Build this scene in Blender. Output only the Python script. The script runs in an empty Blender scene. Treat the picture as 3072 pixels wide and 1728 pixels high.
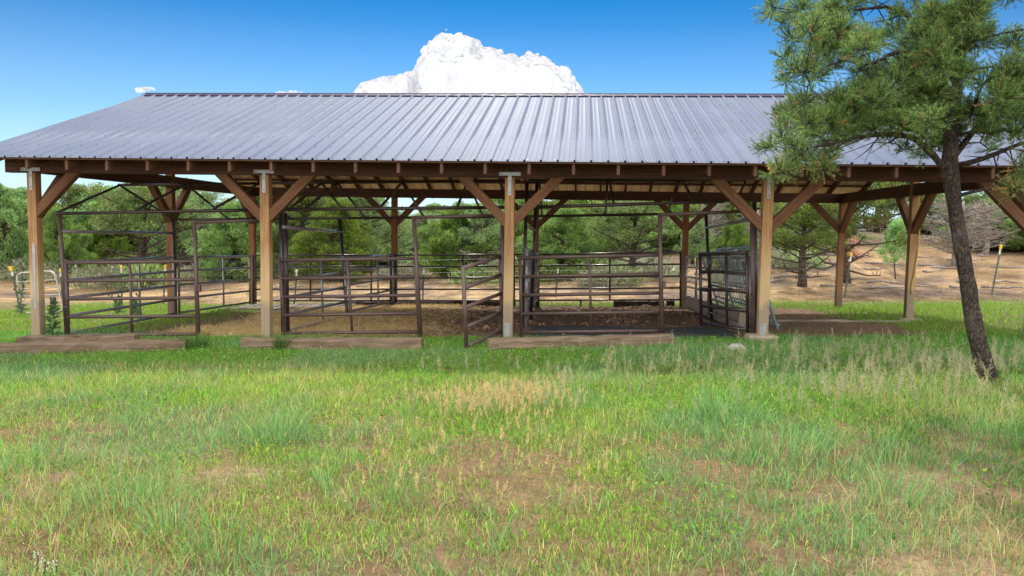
import bpy, math, random
import numpy as np
from mathutils import Vector, Matrix

random.seed(7)
RNG = np.random.default_rng(11)
scn = bpy.context.scene
COL = scn.collection
R = math.radians

# ------------------------------------------------------------------ camera
FPX, YAW, PIT, ROL = 2339.19, 0.08295, 0.07525, 0.01557
CAM = Vector((8.31562, 0.0, 1.80615))
fw = Vector((-math.sin(YAW)*math.cos(PIT), math.cos(YAW)*math.cos(PIT), -math.sin(PIT)))
_r = Vector((math.cos(YAW), math.sin(YAW), 0)); _u = _r.cross(fw)
cr = _r*math.cos(ROL) + _u*math.sin(ROL)
cu = -_r*math.sin(ROL) + _u*math.cos(ROL)
cam = bpy.data.cameras.new('camera'); cam_o = bpy.data.objects.new('camera', cam); COL.objects.link(cam_o)
cam.sensor_width = 36; cam.lens = FPX/3072*36; cam.clip_end = 20000; cam.clip_start = .05
m = Matrix((( cr.x, cu.x, -fw.x, CAM.x), (cr.y, cu.y, -fw.y, CAM.y), (cr.z, cu.z, -fw.z, CAM.z), (0, 0, 0, 1)))
cam_o.matrix_world = m
scn.camera = cam_o

def ray(u, v): return fw*FPX + cr*(u-1536) + cu*(864-v)
def at(u, v, y):
    """point of the place seen along (u, v) that lies in the vertical plane at distance y"""
    d = ray(u, v); return CAM + d*((y-CAM.y)/d.y)

# ------------------------------------------------------------------ terrain
GX, GY, D1, DEP, BAY = 0.02473, -0.04131, 11.373, 8.05, 3.66
YB, YM = D1+DEP, D1+DEP/2
def sst(a, b, x):
    t = np.clip((x-a)/(b-a), 0, 1); return t*t*(3-2*t)
def G(x, y):
    x = np.asarray(x, float); y = np.asarray(y, float)
    xc = np.clip(x, -8, 24)
    z = GX*xc
    yy = np.clip(y, 10.4, 22.)
    z = z + GY*(yy-D1)
    z = z - .022*np.clip(y-10.4, -30, 0)
    right = sst(6, 17, x)
    t = sst(20, 52, y)
    z = z + t*(0.85 + right*1.12)
    z = z + sst(60, 260, y)*2.0*(1-right) - sst(46, 200, y)*right*1.0
    return z
def Gf(x, y): return float(G(x, y))
def gp(u, v, y0=2.2, y1=70.):
    """ground point seen along (u, v)"""
    d = ray(u, v); y = y0; st = .05; pr = y0
    while y < y1:
        P = CAM + d*((y-CAM.y)/d.y)
        if P.z <= Gf(P.x, P.y): 
            a, b = pr, y
            for _ in range(20):
                mth = (a+b)/2; P = CAM + d*(mth/d.y)
                if P.z <= Gf(P.x, P.y): b = mth
                else: a = mth
            return CAM + d*(b/d.y)
        pr = y; y += st; st = max(.05, y*.006)
    return CAM + d*(y1/d.y)

# ------------------------------------------------------------------ numpy value noise
def _h(ix, iy, s):
    n = (ix*374761393 + iy*668265263 + s*2147483647) & 0xffffffff
    n = ((n ^ (n >> 13))*1274126177) & 0xffffffff
    return ((n ^ (n >> 16)) & 0xffff)/65535.
def vnoise(x, y, s=0):
    xi = np.floor(x).astype(np.int64); yi = np.floor(y).astype(np.int64)
    fx = x-xi; fy = y-yi; fx = fx*fx*(3-2*fx); fy = fy*fy*(3-2*fy)
    a = _h(xi, yi, s); b = _h(xi+1, yi, s); c = _h(xi, yi+1, s); d = _h(xi+1, yi+1, s)
    return (a*(1-fx)+b*fx)*(1-fy) + (c*(1-fx)+d*fx)*fy
def fbm(x, y, s=0, o=4):
    t = 0; a = .5; f = 1.
    for k in range(o):
        t = t + a*vnoise(x*f, y*f, s+k*17); a *= .5; f *= 2.03
    return t/(1-.5**o)

# ------------------------------------------------------------------ materials
def newmat(name):
    mt = bpy.data.materials.new(name); mt.use_nodes = True
    nt = mt.node_tree; nt.nodes.clear()
    out = nt.nodes.new('ShaderNodeOutputMaterial')
    p = nt.nodes.new('ShaderNodeBsdfPrincipled')
    nt.links.new(p.outputs[0], out.inputs[0])
    return mt, nt, p, out
def N(nt, t, **kw):
    n = nt.nodes.new(t)
    for k, v in kw.items():
        if k in n.inputs.keys() if hasattr(n.inputs, 'keys') else False: n.inputs[k].default_value = v
        else: setattr(n, k, v)
    return n
def noise(nt, vec, scale, detail=5, rough=.6):
    n = nt.nodes.new('ShaderNodeTexNoise'); n.inputs['Scale'].default_value = scale
    n.inputs['Detail'].default_value = detail; n.inputs['Roughness'].default_value = rough
    if vec is not None: nt.links.new(vec, n.inputs['Vector'])
    return n
def ramp(nt, fac, stops):
    r = nt.nodes.new('ShaderNodeValToRGB'); e = r.color_ramp.elements
    while len(e) > 1: e.remove(e[-1])
    e[0].position = stops[0][0]; e[0].color = (*stops[0][1], 1)
    for p_, c in stops[1:]:
        k = e.new(p_); k.color = (*c, 1)
    nt.links.new(fac, r.inputs[0]); return r
def mix(nt, fac, a, b, mode='MIX'):
    n = nt.nodes.new('ShaderNodeMix'); n.data_type = 'RGBA'; n.blend_type = mode
    for s, v in ((n.inputs[0], fac), (n.inputs[6], a), (n.inputs[7], b)):
        if hasattr(v, 'is_output'): nt.links.new(v, s)
        elif isinstance(v, (int, float)): s.default_value = v
        else: s.default_value = (*v, 1)
    return n.outputs[2]
def bump(nt, p, h, strength=.4, dist=.01):
    b = nt.nodes.new('ShaderNodeBump'); b.inputs['Strength'].default_value = strength
    b.inputs['Distance'].default_value = dist
    nt.links.new(h, b.inputs['Height']); nt.links.new(b.outputs[0], p.inputs['Normal'])
def attr(nt, name):
    a = nt.nodes.new('ShaderNodeAttribute'); a.attribute_name = name; return a
def vmul(nt, vec, s):
    v = nt.nodes.new('ShaderNodeVectorMath'); v.operation = 'MULTIPLY'
    nt.links.new(vec, v.inputs[0]); v.inputs[1].default_value = s; return v.outputs[0]
def maprange(nt, val, a, b, c=0., d=1.):
    n = nt.nodes.new('ShaderNodeMapRange'); nt.links.new(val, n.inputs[0])
    for i, x in enumerate((a, b, c, d)): n.inputs[i+1].default_value = x
    return n.outputs[0]

def wood(name, dark, mid, light, weather=None, rough=.75):
    """sawn lumber: grain runs along the member ('gr' holds along / across metres)"""
    mt, nt, p, out = newmat(name)
    g = attr(nt, 'gr').outputs['Vector']
    gv = vmul(nt, g, (1.3, 16, 16))
    n1 = noise(nt, gv, 2.2, 6, .65)
    n2 = noise(nt, vmul(nt, g, (.8, 2.5, 2.5)), 1.7, 4, .6)
    n3 = noise(nt, vmul(nt, g, (.35, 60, 60)), 1.2, 3, .6)
    c = ramp(nt, n1.outputs[0], [(.25, dark), (.52, mid), (.8, light)]).outputs[0]
    c = mix(nt, maprange(nt, n2.outputs[0], .42, .68, 0, .55), c, dark)
    c = mix(nt, maprange(nt, n3.outputs[0], .54, .66, 0, .65), c, tuple(k*.45 for k in dark))
    if weather:
        sep = nt.nodes.new('ShaderNodeSeparateXYZ'); nt.links.new(g, sep.inputs[0])
        ad = nt.nodes.new('ShaderNodeMath'); ad.operation = 'ADD'
        nt.links.new(sep.outputs[0], ad.inputs[0]); nt.links.new(maprange(nt, n2.outputs[0], .3, .7, -.12, .12), ad.inputs[1])
        c2 = mix(nt, .35, weather[0], c)
        c = mix(nt, maprange(nt, ad.outputs[0], weather[1]-.05, weather[1]+.06, 1, 0), c, c2)
        # upper stained part fades to sun-bleached lower part
        c3 = mix(nt, .6, c, weather[2])
        c = mix(nt, maprange(nt, ad.outputs[0], weather[1]+.9, weather[1]+.35, 0, 1), c, c3)
        c = mix(nt, maprange(nt, ad.outputs[0], weather[1]-.05, weather[1]+.06, 1, 0), c, c2)
    nt.links.new(c, p.inputs['Base Color']); p.inputs['Roughness'].default_value = rough
    p.inputs['Specular IOR Level'].default_value = .25
    bump(nt, p, n1.outputs[0], .35, .004)
    return mt

def paint(name, base, rough=.35, rust=None, metallic=0., spec=.5, sc=9):
    mt, nt, p, out = newmat(name)
    tc = nt.nodes.new('ShaderNodeTexCoord').outputs['Object']
    n = noise(nt, tc, sc, 6, .65); n2 = noise(nt, tc, sc*7, 4, .6)
    c = ramp(nt, n.outputs[0], [(.3, tuple(k*.72 for k in base)), (.6, base), (.85, tuple(min(1, k*1.35) for k in base))]).outputs[0]
    if rust:
        c = mix(nt, maprange(nt, n2.outputs[0], .56, .68, 0, .7), c, rust)
    nt.links.new(c, p.inputs['Base Color'])
    nt.links.new(maprange(nt, n.outputs[0], .3, .7, rough*.75, min(1, rough*1.35)), p.inputs['Roughness'])
    p.inputs['Metallic'].default_value = metallic; p.inputs['Specular IOR Level'].default_value = spec
    bump(nt, p, n2.outputs[0], .12, .002)
    return mt

def leafmat(name, trans=.35, rough=.55, gain=1., sat=1., jit=0.):
    mt, nt, p, out = newmat(name)
    a = attr(nt, 'tint').outputs['Color']
    oi = nt.nodes.new('ShaderNodeObjectInfo')
    hs = nt.nodes.new('ShaderNodeHueSaturation'); nt.links.new(maprange(nt, oi.outputs['Random'], .2, .9, sat*(1+.08*jit), sat*(1-.2*jit)), hs.inputs['Saturation'])
    nt.links.new(a, hs.inputs['Color'])
    nt.links.new(maprange(nt, oi.outputs['Random'], 0, 1, gain*(1-.4*jit), gain*(1+.32*jit)), hs.inputs['Value'])
    nt.links.new(maprange(nt, oi.outputs['Random'], 0, 1, .5-.028*jit, .5+.015*jit), hs.inputs['Hue'])
    nt.links.new(hs.outputs[0], p.inputs['Base Color']); p.inputs['Roughness'].default_value = rough
    p.inputs['Specular IOR Level'].default_value = .3
    t = nt.nodes.new('ShaderNodeBsdfTranslucent'); nt.links.new(hs.outputs[0], t.inputs[0])
    ms = nt.nodes.new('ShaderNodeMixShader'); ms.inputs[0].default_value = trans
    nt.links.new(p.outputs[0], ms.inputs[1]); nt.links.new(t.outputs[0], ms.inputs[2])
    nt.links.new(ms.outputs[0], out.inputs[0])
    return mt

def barkmat(name, dark, light, sc=1., st=.9):
    mt, nt, p, out = newmat(name)
    tc = nt.nodes.new('ShaderNodeTexCoord').outputs['Object']
    v = nt.nodes.new('ShaderNodeTexVoronoi'); v.feature = 'DISTANCE_TO_EDGE'
    n0 = noise(nt, tc, 6*sc, 4, .6)
    wv = nt.nodes.new('ShaderNodeVectorMath'); wv.operation = 'ADD'
    nt.links.new(vmul(nt, tc, (30*sc, 30*sc, 9*sc)), wv.inputs[0]); nt.links.new(vmul(nt, n0.outputs['Color'], (4, 4, 4)), wv.inputs[1])
    nt.links.new(wv.outputs[0], v.inputs['Vector']); v.inputs['Scale'].default_value = 1.
    n = noise(nt, tc, 22*sc, 6, .7)
    c = ramp(nt, n.outputs[0], [(.3, dark), (.7, light)]).outputs[0]
    c = mix(nt, maprange(nt, v.outputs['Distance'], 0, .16, .75, 0), c, tuple(k*.3 for k in dark))
    n2 = noise(nt, tc, 3.1*sc, 3, .5)
    c = mix(nt, maprange(nt, n2.outputs[0], .5, .75, 0, .5), c, tuple(min(1, k*1.5) for k in light))
    nt.links.new(c, p.inputs['Base Color']); p.inputs['Roughness'].default_value = .9
    p.inputs['Specular IOR Level'].default_value = .15
    ad = nt.nodes.new('ShaderNodeMath'); ad.operation = 'MULTIPLY_ADD'
    nt.links.new(v.outputs['Distance'], ad.inputs[0]); ad.inputs[1].default_value = 1.6
    nt.links.new(n.outputs[0], ad.inputs[2])
    bump(nt, p, ad.outputs[0], st, .03)
    return mt

M = {}
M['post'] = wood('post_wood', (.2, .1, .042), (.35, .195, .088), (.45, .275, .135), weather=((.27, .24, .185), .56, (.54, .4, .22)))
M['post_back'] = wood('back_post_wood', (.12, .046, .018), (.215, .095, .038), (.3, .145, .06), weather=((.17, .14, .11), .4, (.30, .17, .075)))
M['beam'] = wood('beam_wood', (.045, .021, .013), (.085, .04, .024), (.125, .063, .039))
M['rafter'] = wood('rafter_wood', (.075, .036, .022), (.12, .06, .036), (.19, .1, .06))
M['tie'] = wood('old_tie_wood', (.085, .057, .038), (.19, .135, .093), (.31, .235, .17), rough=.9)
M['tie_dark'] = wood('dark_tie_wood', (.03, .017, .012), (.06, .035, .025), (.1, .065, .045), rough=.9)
M['plank'] = wood('grey_plank_wood', (.2, .16, .13), (.36, .3, .25), (.5, .44, .38), rough=.9)
M['pipe'] = paint('brown_pipe_paint', (.095, .06, .056), .42, rust=(.13, .055, .03))
M['pipe_dark'] = paint('dark_pipe_paint', (.035, .022, .022), .32, rust=(.07, .03, .02))
M['pipe_side'] = paint('sky_lit_pipe_paint', (.2, .18, .2), .2, rust=(.1, .05, .035), spec=1.)  # pipe colour lightened to paint in the sky light the side rails catch
M['galv'] = paint('galvanised_steel', (.36, .39, .40), .45, metallic=.6, sc=14)
M['galv_gate'] = paint('old_galvanised_pipe', (.52, .46, .42), .5, rust=(.4, .22, .13), metallic=.35)
M['feeder'] = paint('grey_green_paint', (.24, .32, .33), .25, rust=(.13, .14, .13), spec=.9)
M['tpost'] = paint('t_post_paint', (.045, .07, .05), .55, rust=(.12, .06, .03))
M['tpost_top'] = paint('t_post_white', (.62, .64, .62), .5)
M['yellow'] = paint('yellow_plastic', (.7, .46, .02), .45)
M['wire'] = paint('fence_wire', (.3, .29, .28), .45, metallic=.6)
M['ropey'] = paint('yellow_rope', (.6, .4, .06), .7)
M['concrete'] = paint('concrete', (.33, .265, .2), .9, rust=(.27, .2, .14), sc=5)
M['rubber'] = paint('rubber_mat', (.045, .045, .048), .65, rust=(.1, .075, .055), sc=3)
M['rock'] = paint('pale_rock', (.36, .34, .31), .9, rust=(.16, .14, .1), sc=14)
M['bark'] = barkmat('pine_bark', (.045, .036, .03), (.17, .14, .118), 1.05, 1.4)
M['bark_far'] = barkmat('juniper_bark', (.045, .032, .026), (.13, .1, .085), .7, .5)
M['deadwood'] = barkmat('dead_wood', (.2, .165, .145), (.42, .37, .335), .8, .4)
M['needle'] = leafmat('pine_needles', .52, .45, 1.4, 1.05)
M['leaf'] = leafmat('juniper_foliage', .5, .6, 2.1, 1.02, 1.)
M['grass'] = leafmat('grass_blades', .5, .5, 1.0, 1.1)
M['dry'] = leafmat('dry_grass_blades', .4, .7)
M['chunk'] = leafmat('dry_manure', .0, .95)
M['hide'] = paint('reddish_hide', (.3, .085, .03), .7, sc=3)
M['hair'] = paint('dark_mane', (.09, .03, .015), .8)
M['flower'] = paint('white_petals', (.8, .78, .72), .7)

# roof sheet: painted steel outside, sky reflection put into its colour; bare pale underside
def roofmat():
    mt, nt, p, out = newmat('roof_sheet_paint')
    tc = nt.nodes.new('ShaderNodeTexCoord').outputs['Object']
    n = noise(nt, vmul(nt, tc, (1.2, .35, .35)), 1.6, 5, .6)
    n2 = noise(nt, vmul(nt, tc, (2.2, .4, .4)), 2., 5, .65)
    c = ramp(nt, n.outputs[0], [(.3, (.135, .162, .232)), (.5, (.152, .178, .25)), (.7, (.175, .2, .27))]).outputs[0]
    c = mix(nt, maprange(nt, n2.outputs[0], .5, .72, 0, .16), c, (.12, .135, .18))
    nt.links.new(c, p.inputs['Base Color']); p.inputs['Metallic'].default_value = .0; p.inputs['Specular IOR Level'].default_value = .012
    nt.links.new(maprange(nt, n.outputs[0], .3, .7, .5, .58), p.inputs['Roughness'])
    return mt
M['roof'] = roofmat()
M['under'] = paint('roof_underside', (.8, .63, .46), .5, rust=(.4, .27, .17), metallic=.1, sc=4)
M['ridge'] = paint('ridge_cap_paint', (.05, .042, .08), .6, spec=.05)
M['screw'] = paint('screw_heads', (.1, .09, .1), .5, metallic=.3)

# ------------------------------------------------------------------ object helpers
def tag(o, label=None, cat=None, group=None, kind=None):
    for k, v in (('label', label), ('category', cat), ('group', group), ('kind', kind)):
        if v: o[k] = v
    return o
def thing(name, loc, label, cat, group=None):
    o = bpy.data.objects.new(name, None); COL.objects.link(o); o.location = Vector(loc)
    o.empty_display_size = .2
    return tag(o, label, cat, group)
def origin(o):
    v = Vector((0, 0, 0))
    while o is not None: v += o.location; o = o.parent
    return v
class MB:
    """collects solids with their grain coordinates, links them as ONE mesh object"""
    def __init__(s): s.v = []; s.f = []; s.g = []; s.smooth = []
    def bar(s, p0, p1, w, d, up=(0, 0, 1), ends=None, off=None):
        p0 = Vector(p0); p1 = Vector(p1); a = (p1-p0); L = a.length; a.normalize()
        up = Vector(up)
        side = a.cross(up)
        if side.length < 1e-5: side = a.cross(Vector((0, 1, 0)))
        side.normalize(); upv = side.cross(a).normalized()
        n = len(s.v); o = random.uniform(0, 50) if off is None else off
        oy, oz = random.uniform(0, 5), random.uniform(0, 5)
        for t, P in ((0, p0), (L, p1)):
            for sx, sy in ((-1, -1), (1, -1), (1, 1), (-1, 1)):
                s.v.append(P + side*(sx*w/2) + upv*(sy*d/2)); s.g.append((t+o, sx*w/2+oy, sy*d/2+oz))
        for q in ((0, 1, 2, 3), (7, 6, 5, 4), (0, 4, 5, 1), (1, 5, 6, 2), (2, 6, 7, 3), (3, 7, 4, 0)):
            s.f.append(tuple(n+k for k in q)); s.smooth.append(False)
        return s
    def tube(s, pts, r, n=8, cap=True, wob=0., rg=None):
        pts = [Vector(p) for p in pts]
        rad = [r]*len(pts) if not hasattr(r, '__len__') else r
        base = len(s.v); prev = None
        for i, P in enumerate(pts):
            a = (pts[min(i+1, len(pts)-1)]-pts[max(i-1, 0)]).normalized()
            if prev is None:
                prev = a.cross(Vector((0, 0, 1)))
                if prev.length < 1e-3: prev = a.cross(Vector((0, 1, 0)))
            s1 = (prev - a*prev.dot(a)).normalized(); prev = s1; s2 = a.cross(s1)
            for k in range(n):
                t = 2*math.pi*k/n; rr = rad[i]*(1+(random.uniform(-wob, wob) if wob else 0))
                s.v.append(P + s1*(math.cos(t)*rr) + s2*(math.sin(t)*rr)); s.g.append((i*.3, math.cos(t)*rad[i], math.sin(t)*rad[i]))
        for i in range(len(pts)-1):
            for k in range(n):
                a0 = base+i*n+k; a1 = base+i*n+(k+1) % n
                s.f.append((a0, a1, a1+n, a0+n)); s.smooth.append(True)
        if cap:
            s.f.append(tuple(base+k for k in range(n))[::-1]); s.smooth.append(False)
            e = base+(len(pts)-1)*n; s.f.append(tuple(e+k for k in range(n))); s.smooth.append(False)
        return s
    def poly(s, verts, faces, smooth=False):
        n = len(s.v); s.v += [Vector(v) for v in verts]; s.g += [(v[0], v[1], v[2]) for v in verts]
        for f in faces: s.f.append(tuple(n+k for k in f)); s.smooth.append(smooth)
        return s
    def blob(s, c, rx, ry, rz, seg=10, rings=7, jit=.0):
        c = Vector(c); n = len(s.v)
        for i in range(rings+1):
            ph = math.pi*i/rings
            for k in range(seg):
                th = 2*math.pi*k/seg; q = 1+random.uniform(-jit, jit)
                s.v.append(c+Vector((rx*math.sin(ph)*math.cos(th)*q, ry*math.sin(ph)*math.sin(th)*q, rz*math.cos(ph)*q))); s.g.append((0, 0, 0))
        for i in range(rings):
            for k in range(seg):
                a = n+i*seg+k; b = n+i*seg+(k+1) % seg
                s.f.append((a, a+seg, b+seg, b)); s.smooth.append(True)
        return s
    def mesh(s, name, mat, o):
        me = bpy.data.meshes.new(name)
        me.from_pydata([tuple(v-o) for v in s.v], [], s.f)
        a = me.attributes.new('gr', 'FLOAT_VECTOR', 'POINT'); a.data.foreach_set('vector', np.array(s.g, np.float32).ravel())
        me.polygons.foreach_set('use_smooth', s.smooth); me.materials.append(mat); me.update()
        return me
    def build(s, name, mat, parent=None, bevel=0.):
        o = origin(parent) if parent else Vector((0, 0, 0))
        ob = bpy.data.objects.new(name, s.mesh(name, mat, o)); COL.objects.link(ob)
        if parent: ob.parent = parent
        if bevel:
            b = ob.modifiers.new('edge', 'BEVEL'); b.width = bevel; b.segments = 2; b.limit_method = 'ANGLE'
        return ob

def np_mesh(name, verts, loops, sizes, mat, tint=None, smooth=False, parent=None):
    """fast mesh: verts (n,3), loops flat, sizes per polygon, tint (n,3) per vertex"""
    me = bpy.data.meshes.new(name)
    me.vertices.add(len(verts)); me.vertices.foreach_set('co', np.asarray(verts, np.float32).ravel())
    me.loops.add(len(loops)); me.loops.foreach_set('vertex_index', np.asarray(loops, np.int32))
    sizes = np.asarray(sizes, np.int32)
    me.polygons.add(len(sizes)); st = np.zeros(len(sizes), np.int32); st[1:] = np.cumsum(sizes)[:-1]
    me.polygons.foreach_set('loop_start', st)
    if smooth: me.polygons.foreach_set('use_smooth', np.ones(len(sizes), bool))
    if tint is not None:
        a = me.attributes.new('tint', 'FLOAT_COLOR', 'POINT')
        a.data.foreach_set('color', np.c_[tint, np.ones(len(tint))].astype(np.float32).ravel())
    me.materials.append(mat); me.update(calc_edges=True)
    if parent is False: return me
    ob = bpy.data.objects.new(name, me); COL.objects.link(ob)
    if parent: ob.parent = parent
    return ob

# ------------------------------------------------------------------ sky and sun
AZ, EL = R(-6), R(42.)
sun_dir = Vector((math.sin(AZ)*math.cos(EL), math.cos(AZ)*math.cos(EL), math.sin(EL)))
L = bpy.data.lights.new('sun', 'SUN'); L.energy = 2.05; L.angle = R(.55); L.color = (1., .95, .86)
so = bpy.data.objects.new('sun', L); COL.objects.link(so)
so.rotation_euler = (-sun_dir).to_track_quat('-Z', 'Y').to_euler(); so.location = (0, 0, 30)
w = bpy.data.worlds.new('World'); scn.world = w; w.use_nodes = True
nt = w.node_tree; bg = nt.nodes['Background']
sk = nt.nodes.new('ShaderNodeTexSky'); sk.sky_type = 'NISHITA'; sk.sun_disc = False
sk.sun_elevation = EL; sk.sun_rotation = AZ; sk.altitude = 2100; sk.air_density = 1.0; sk.dust_density = 0.; sk.ozone_density = 9.
gm = nt.nodes.new('ShaderNodeGamma'); gm.inputs[1].default_value = 1.75; nt.links.new(sk.outputs[0], gm.inputs[0])
skc = mix(nt, 1., gm.outputs[0], (.022, .135, .09), 'MULTIPLY')
tcw = nt.nodes.new('ShaderNodeTexCoord'); sepw = nt.nodes.new('ShaderNodeSeparateXYZ'); nt.links.new(tcw.outputs['Generated'], sepw.inputs[0])
# white haze bank low on the horizon
skc = mix(nt, ramp(nt, sepw.outputs[2], [(0., (.92,)*3), (.06, (.66,)*3), (.13, (.33,)*3), (.19, (.17,)*3), (.245, (.05,)*3), (.29, (0,)*3)]).outputs[0], skc, (3.7, 4.0, 4.5))
# unseen bright clouds added overhead and behind the viewer to fill the shade; none ahead
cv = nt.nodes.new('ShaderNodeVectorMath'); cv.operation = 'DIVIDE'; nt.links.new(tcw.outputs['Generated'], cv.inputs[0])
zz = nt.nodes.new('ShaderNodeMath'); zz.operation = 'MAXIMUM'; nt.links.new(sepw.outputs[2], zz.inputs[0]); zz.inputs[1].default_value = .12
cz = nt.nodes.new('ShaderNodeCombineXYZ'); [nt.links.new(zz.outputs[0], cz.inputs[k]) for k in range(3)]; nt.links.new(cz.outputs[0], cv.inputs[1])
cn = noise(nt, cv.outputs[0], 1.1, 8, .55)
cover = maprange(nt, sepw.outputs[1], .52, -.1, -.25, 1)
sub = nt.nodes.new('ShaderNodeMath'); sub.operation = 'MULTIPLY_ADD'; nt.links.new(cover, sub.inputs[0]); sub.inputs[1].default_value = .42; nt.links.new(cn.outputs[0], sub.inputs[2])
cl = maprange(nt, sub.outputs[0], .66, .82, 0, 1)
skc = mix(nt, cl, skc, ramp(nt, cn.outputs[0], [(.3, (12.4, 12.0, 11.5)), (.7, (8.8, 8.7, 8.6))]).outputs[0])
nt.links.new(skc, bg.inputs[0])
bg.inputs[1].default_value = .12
scn.view_settings.view_transform = 'Standard'; scn.view_settings.look = 'None'
scn.view_settings.exposure = 1.15; scn.view_settings.gamma = 1.

# ------------------------------------------------------------------ ground sheet
def axis(fine0, fine1, step, lo, hi, grow=1.18):
    a = list(np.arange(fine0, fine1+1e-6, step)); s = step
    while a[-1] < hi: s *= grow; a.append(a[-1]+s)
    s = step
    while a[0] > lo: s *= grow; a.insert(0, a[0]-s)
    return np.array(a)
xs = axis(-3, 19, .085, -900, 900); ys = axis(2.2, 24, .085, -300, 1600)
X, Y = np.meshgrid(xs, ys); nx, ny = len(xs), len(ys)
def rnd(x, y): return fbm(x, y, 3, 4)
near = (1-sst(24, 40, Y))
Z = G(X, Y) + near*((fbm(X*1.6, Y*1.6, 5)-.5)*.05 + (fbm(X*7, Y*7, 9, 3)-.5)*.022)
stall = sst(-.1, .3, X)*(1-sst(10.6, 11.1, X))*sst(11.75, 12.1, Y)*(1-sst(19.1, 19.5, Y))
strawm = sst(1.2, 2.2, X + (fbm(X*.8, Y*.8, 31)-.5)*2.0 - (Y-12.5)*.10)*(1-sst(4.6, 6.6, X+(fbm(X, Y, 33)-.5)*1.5))*sst(11.5, 12.0, Y+(fbm(X*2, Y*2, 35)-.5)*.6)*(1-sst(18.2, 18.9, Y))
Z = Z + strawm*(.03 + .12*fbm(X*.9, Y*.9, 41)*sst(12.5, 15., Y)) + stall*(1-strawm)*((fbm(X*3, Y*3, 43)-.4)*.09 + .05*sst(13.4, 15.5, Y))
# bare floor in the open right bay, sunk a little
bayR = sst(11.3, 11.7, X)*(1-sst(13.1, 14.3, X+(fbm(X, Y, 47)-.5)*1.6))*sst(11.6, 12.3, Y+(fbm(X*1.5, Y, 49)-.5)*.9)*(1-sst(18.6, 19.6, Y+(fbm(X*.9, Y, 51)-.5)*1.4))
V = np.stack([X, Y, Z], -1).reshape(-1, 3)
i = np.arange((ny-1)*(nx-1)); iy, ix = i//(nx-1), i % (nx-1); a = iy*nx+ix
loops = np.stack([a, a+1, a+1+nx, a+nx], -1).ravel()
soil = np.zeros((ny, nx, 3)); mixc = lambda c, w: soil*(1-w[..., None]) + np.array(c)*w[..., None]
soil[:] = (.22, .142, .08)
soil = mixc((.31, .215, .135), sst(.5, .75, fbm(X*.7, Y*.7, 61)))
hill = sst(20.5, 23, Y + (fbm(X*.4, Y*.4, 63)-.5)*3)
soil = mixc((.37, .25, .13), hill)
soil = mixc((.2, .14, .1), hill*sst(.48, .64, fbm(X*.35, Y*.5, 65)))
soil = mixc((.42, .275, .16), hill*sst(.58, .72, fbm(X*.2+7, Y*.35, 67)))
soil = soil*(1+(hill*(fbm(X*2.6, Y*1.6, 69, 5)-.5)*2.0)[..., None])
soil = mixc((.19, .2, .07), (1-hill)*sst(8, 12, Y)*.6*(1-stall))
soil = mixc((.21, .135, .088), stall*.95)
soil = mixc((.7, .5, .24), strawm)
soil = mixc((.25, .155, .1), bayR)
far = sst(55, 90, Y) + sst(-6, -20, X)*0
soil = mixc((.16, .15, .07), np.clip(far, 0, 1))
mt, nt, p, out = newmat('soil')
a_ = attr(nt, 'tint').outputs['Color']
tc = nt.nodes.new('ShaderNodeTexCoord').outputs['Object']
n1 = noise(nt, tc, 3.5, 8, .7); n2 = noise(nt, tc, 28, 6, .7); n3 = noise(nt, tc, .6, 5, .6)
c = mix(nt, 1., a_, ramp(nt, n1.outputs[0], [(.28, (.62, .6, .58)), (.55, (1., 1., 1.)), (.78, (1.3, 1.27, 1.2))]).outputs[0], 'MULTIPLY')
c = mix(nt, 1., c, ramp(nt, n2.outputs[0], [(.3, (.6, .58, .56)), (.5, (1, 1, 1)), (.72, (1.35, 1.3, 1.22))]).outputs[0], 'MULTIPLY')
vo = nt.nodes.new('ShaderNodeTexVoronoi'); vo.inputs['Scale'].default_value = 17; nt.links.new(tc, vo.inputs['Vector'])
c = mix(nt, maprange(nt, vo.outputs['Distance'], .16, .1, 0, .5), c, (.09, .06, .045))
nt.links.new(c, p.inputs['Base Color']); p.inputs['Roughness'].default_value = .95; p.inputs['Specular IOR Level'].default_value = .15
ad = nt.nodes.new('ShaderNodeMath'); ad.operation = 'ADD'; nt.links.new(n1.outputs[0], ad.inputs[0]); nt.links.new(n2.outputs[0], ad.inputs[1])
bump(nt, p, ad.outputs[0], .8, .03)
M['soil'] = mt
g = np_mesh('ground', V, loops, np.full(len(i), 4), mt, soil.reshape(-1, 3), True)
g['kind'] = 'structure'
from bisect import bisect
def GZ(x, y):
    """height of the built sheet (with its bumps), numpy"""
    x = np.asarray(x, float); y = np.asarray(y, float)
    ix = np.clip(np.searchsorted(xs, x)-1, 0, nx-2); iy = np.clip(np.searchsorted(ys, y)-1, 0, ny-2)
    fx = (x-xs[ix])/(xs[ix+1]-xs[ix]); fy = (y-ys[iy])/(ys[iy+1]-ys[iy])
    return (Z[iy, ix]*(1-fx)+Z[iy, ix+1]*fx)*(1-fy) + (Z[iy+1, ix]*(1-fx)+Z[iy+1, ix+1]*fx)*fy
def gz(x, y): return float(GZ(x, y))

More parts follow.
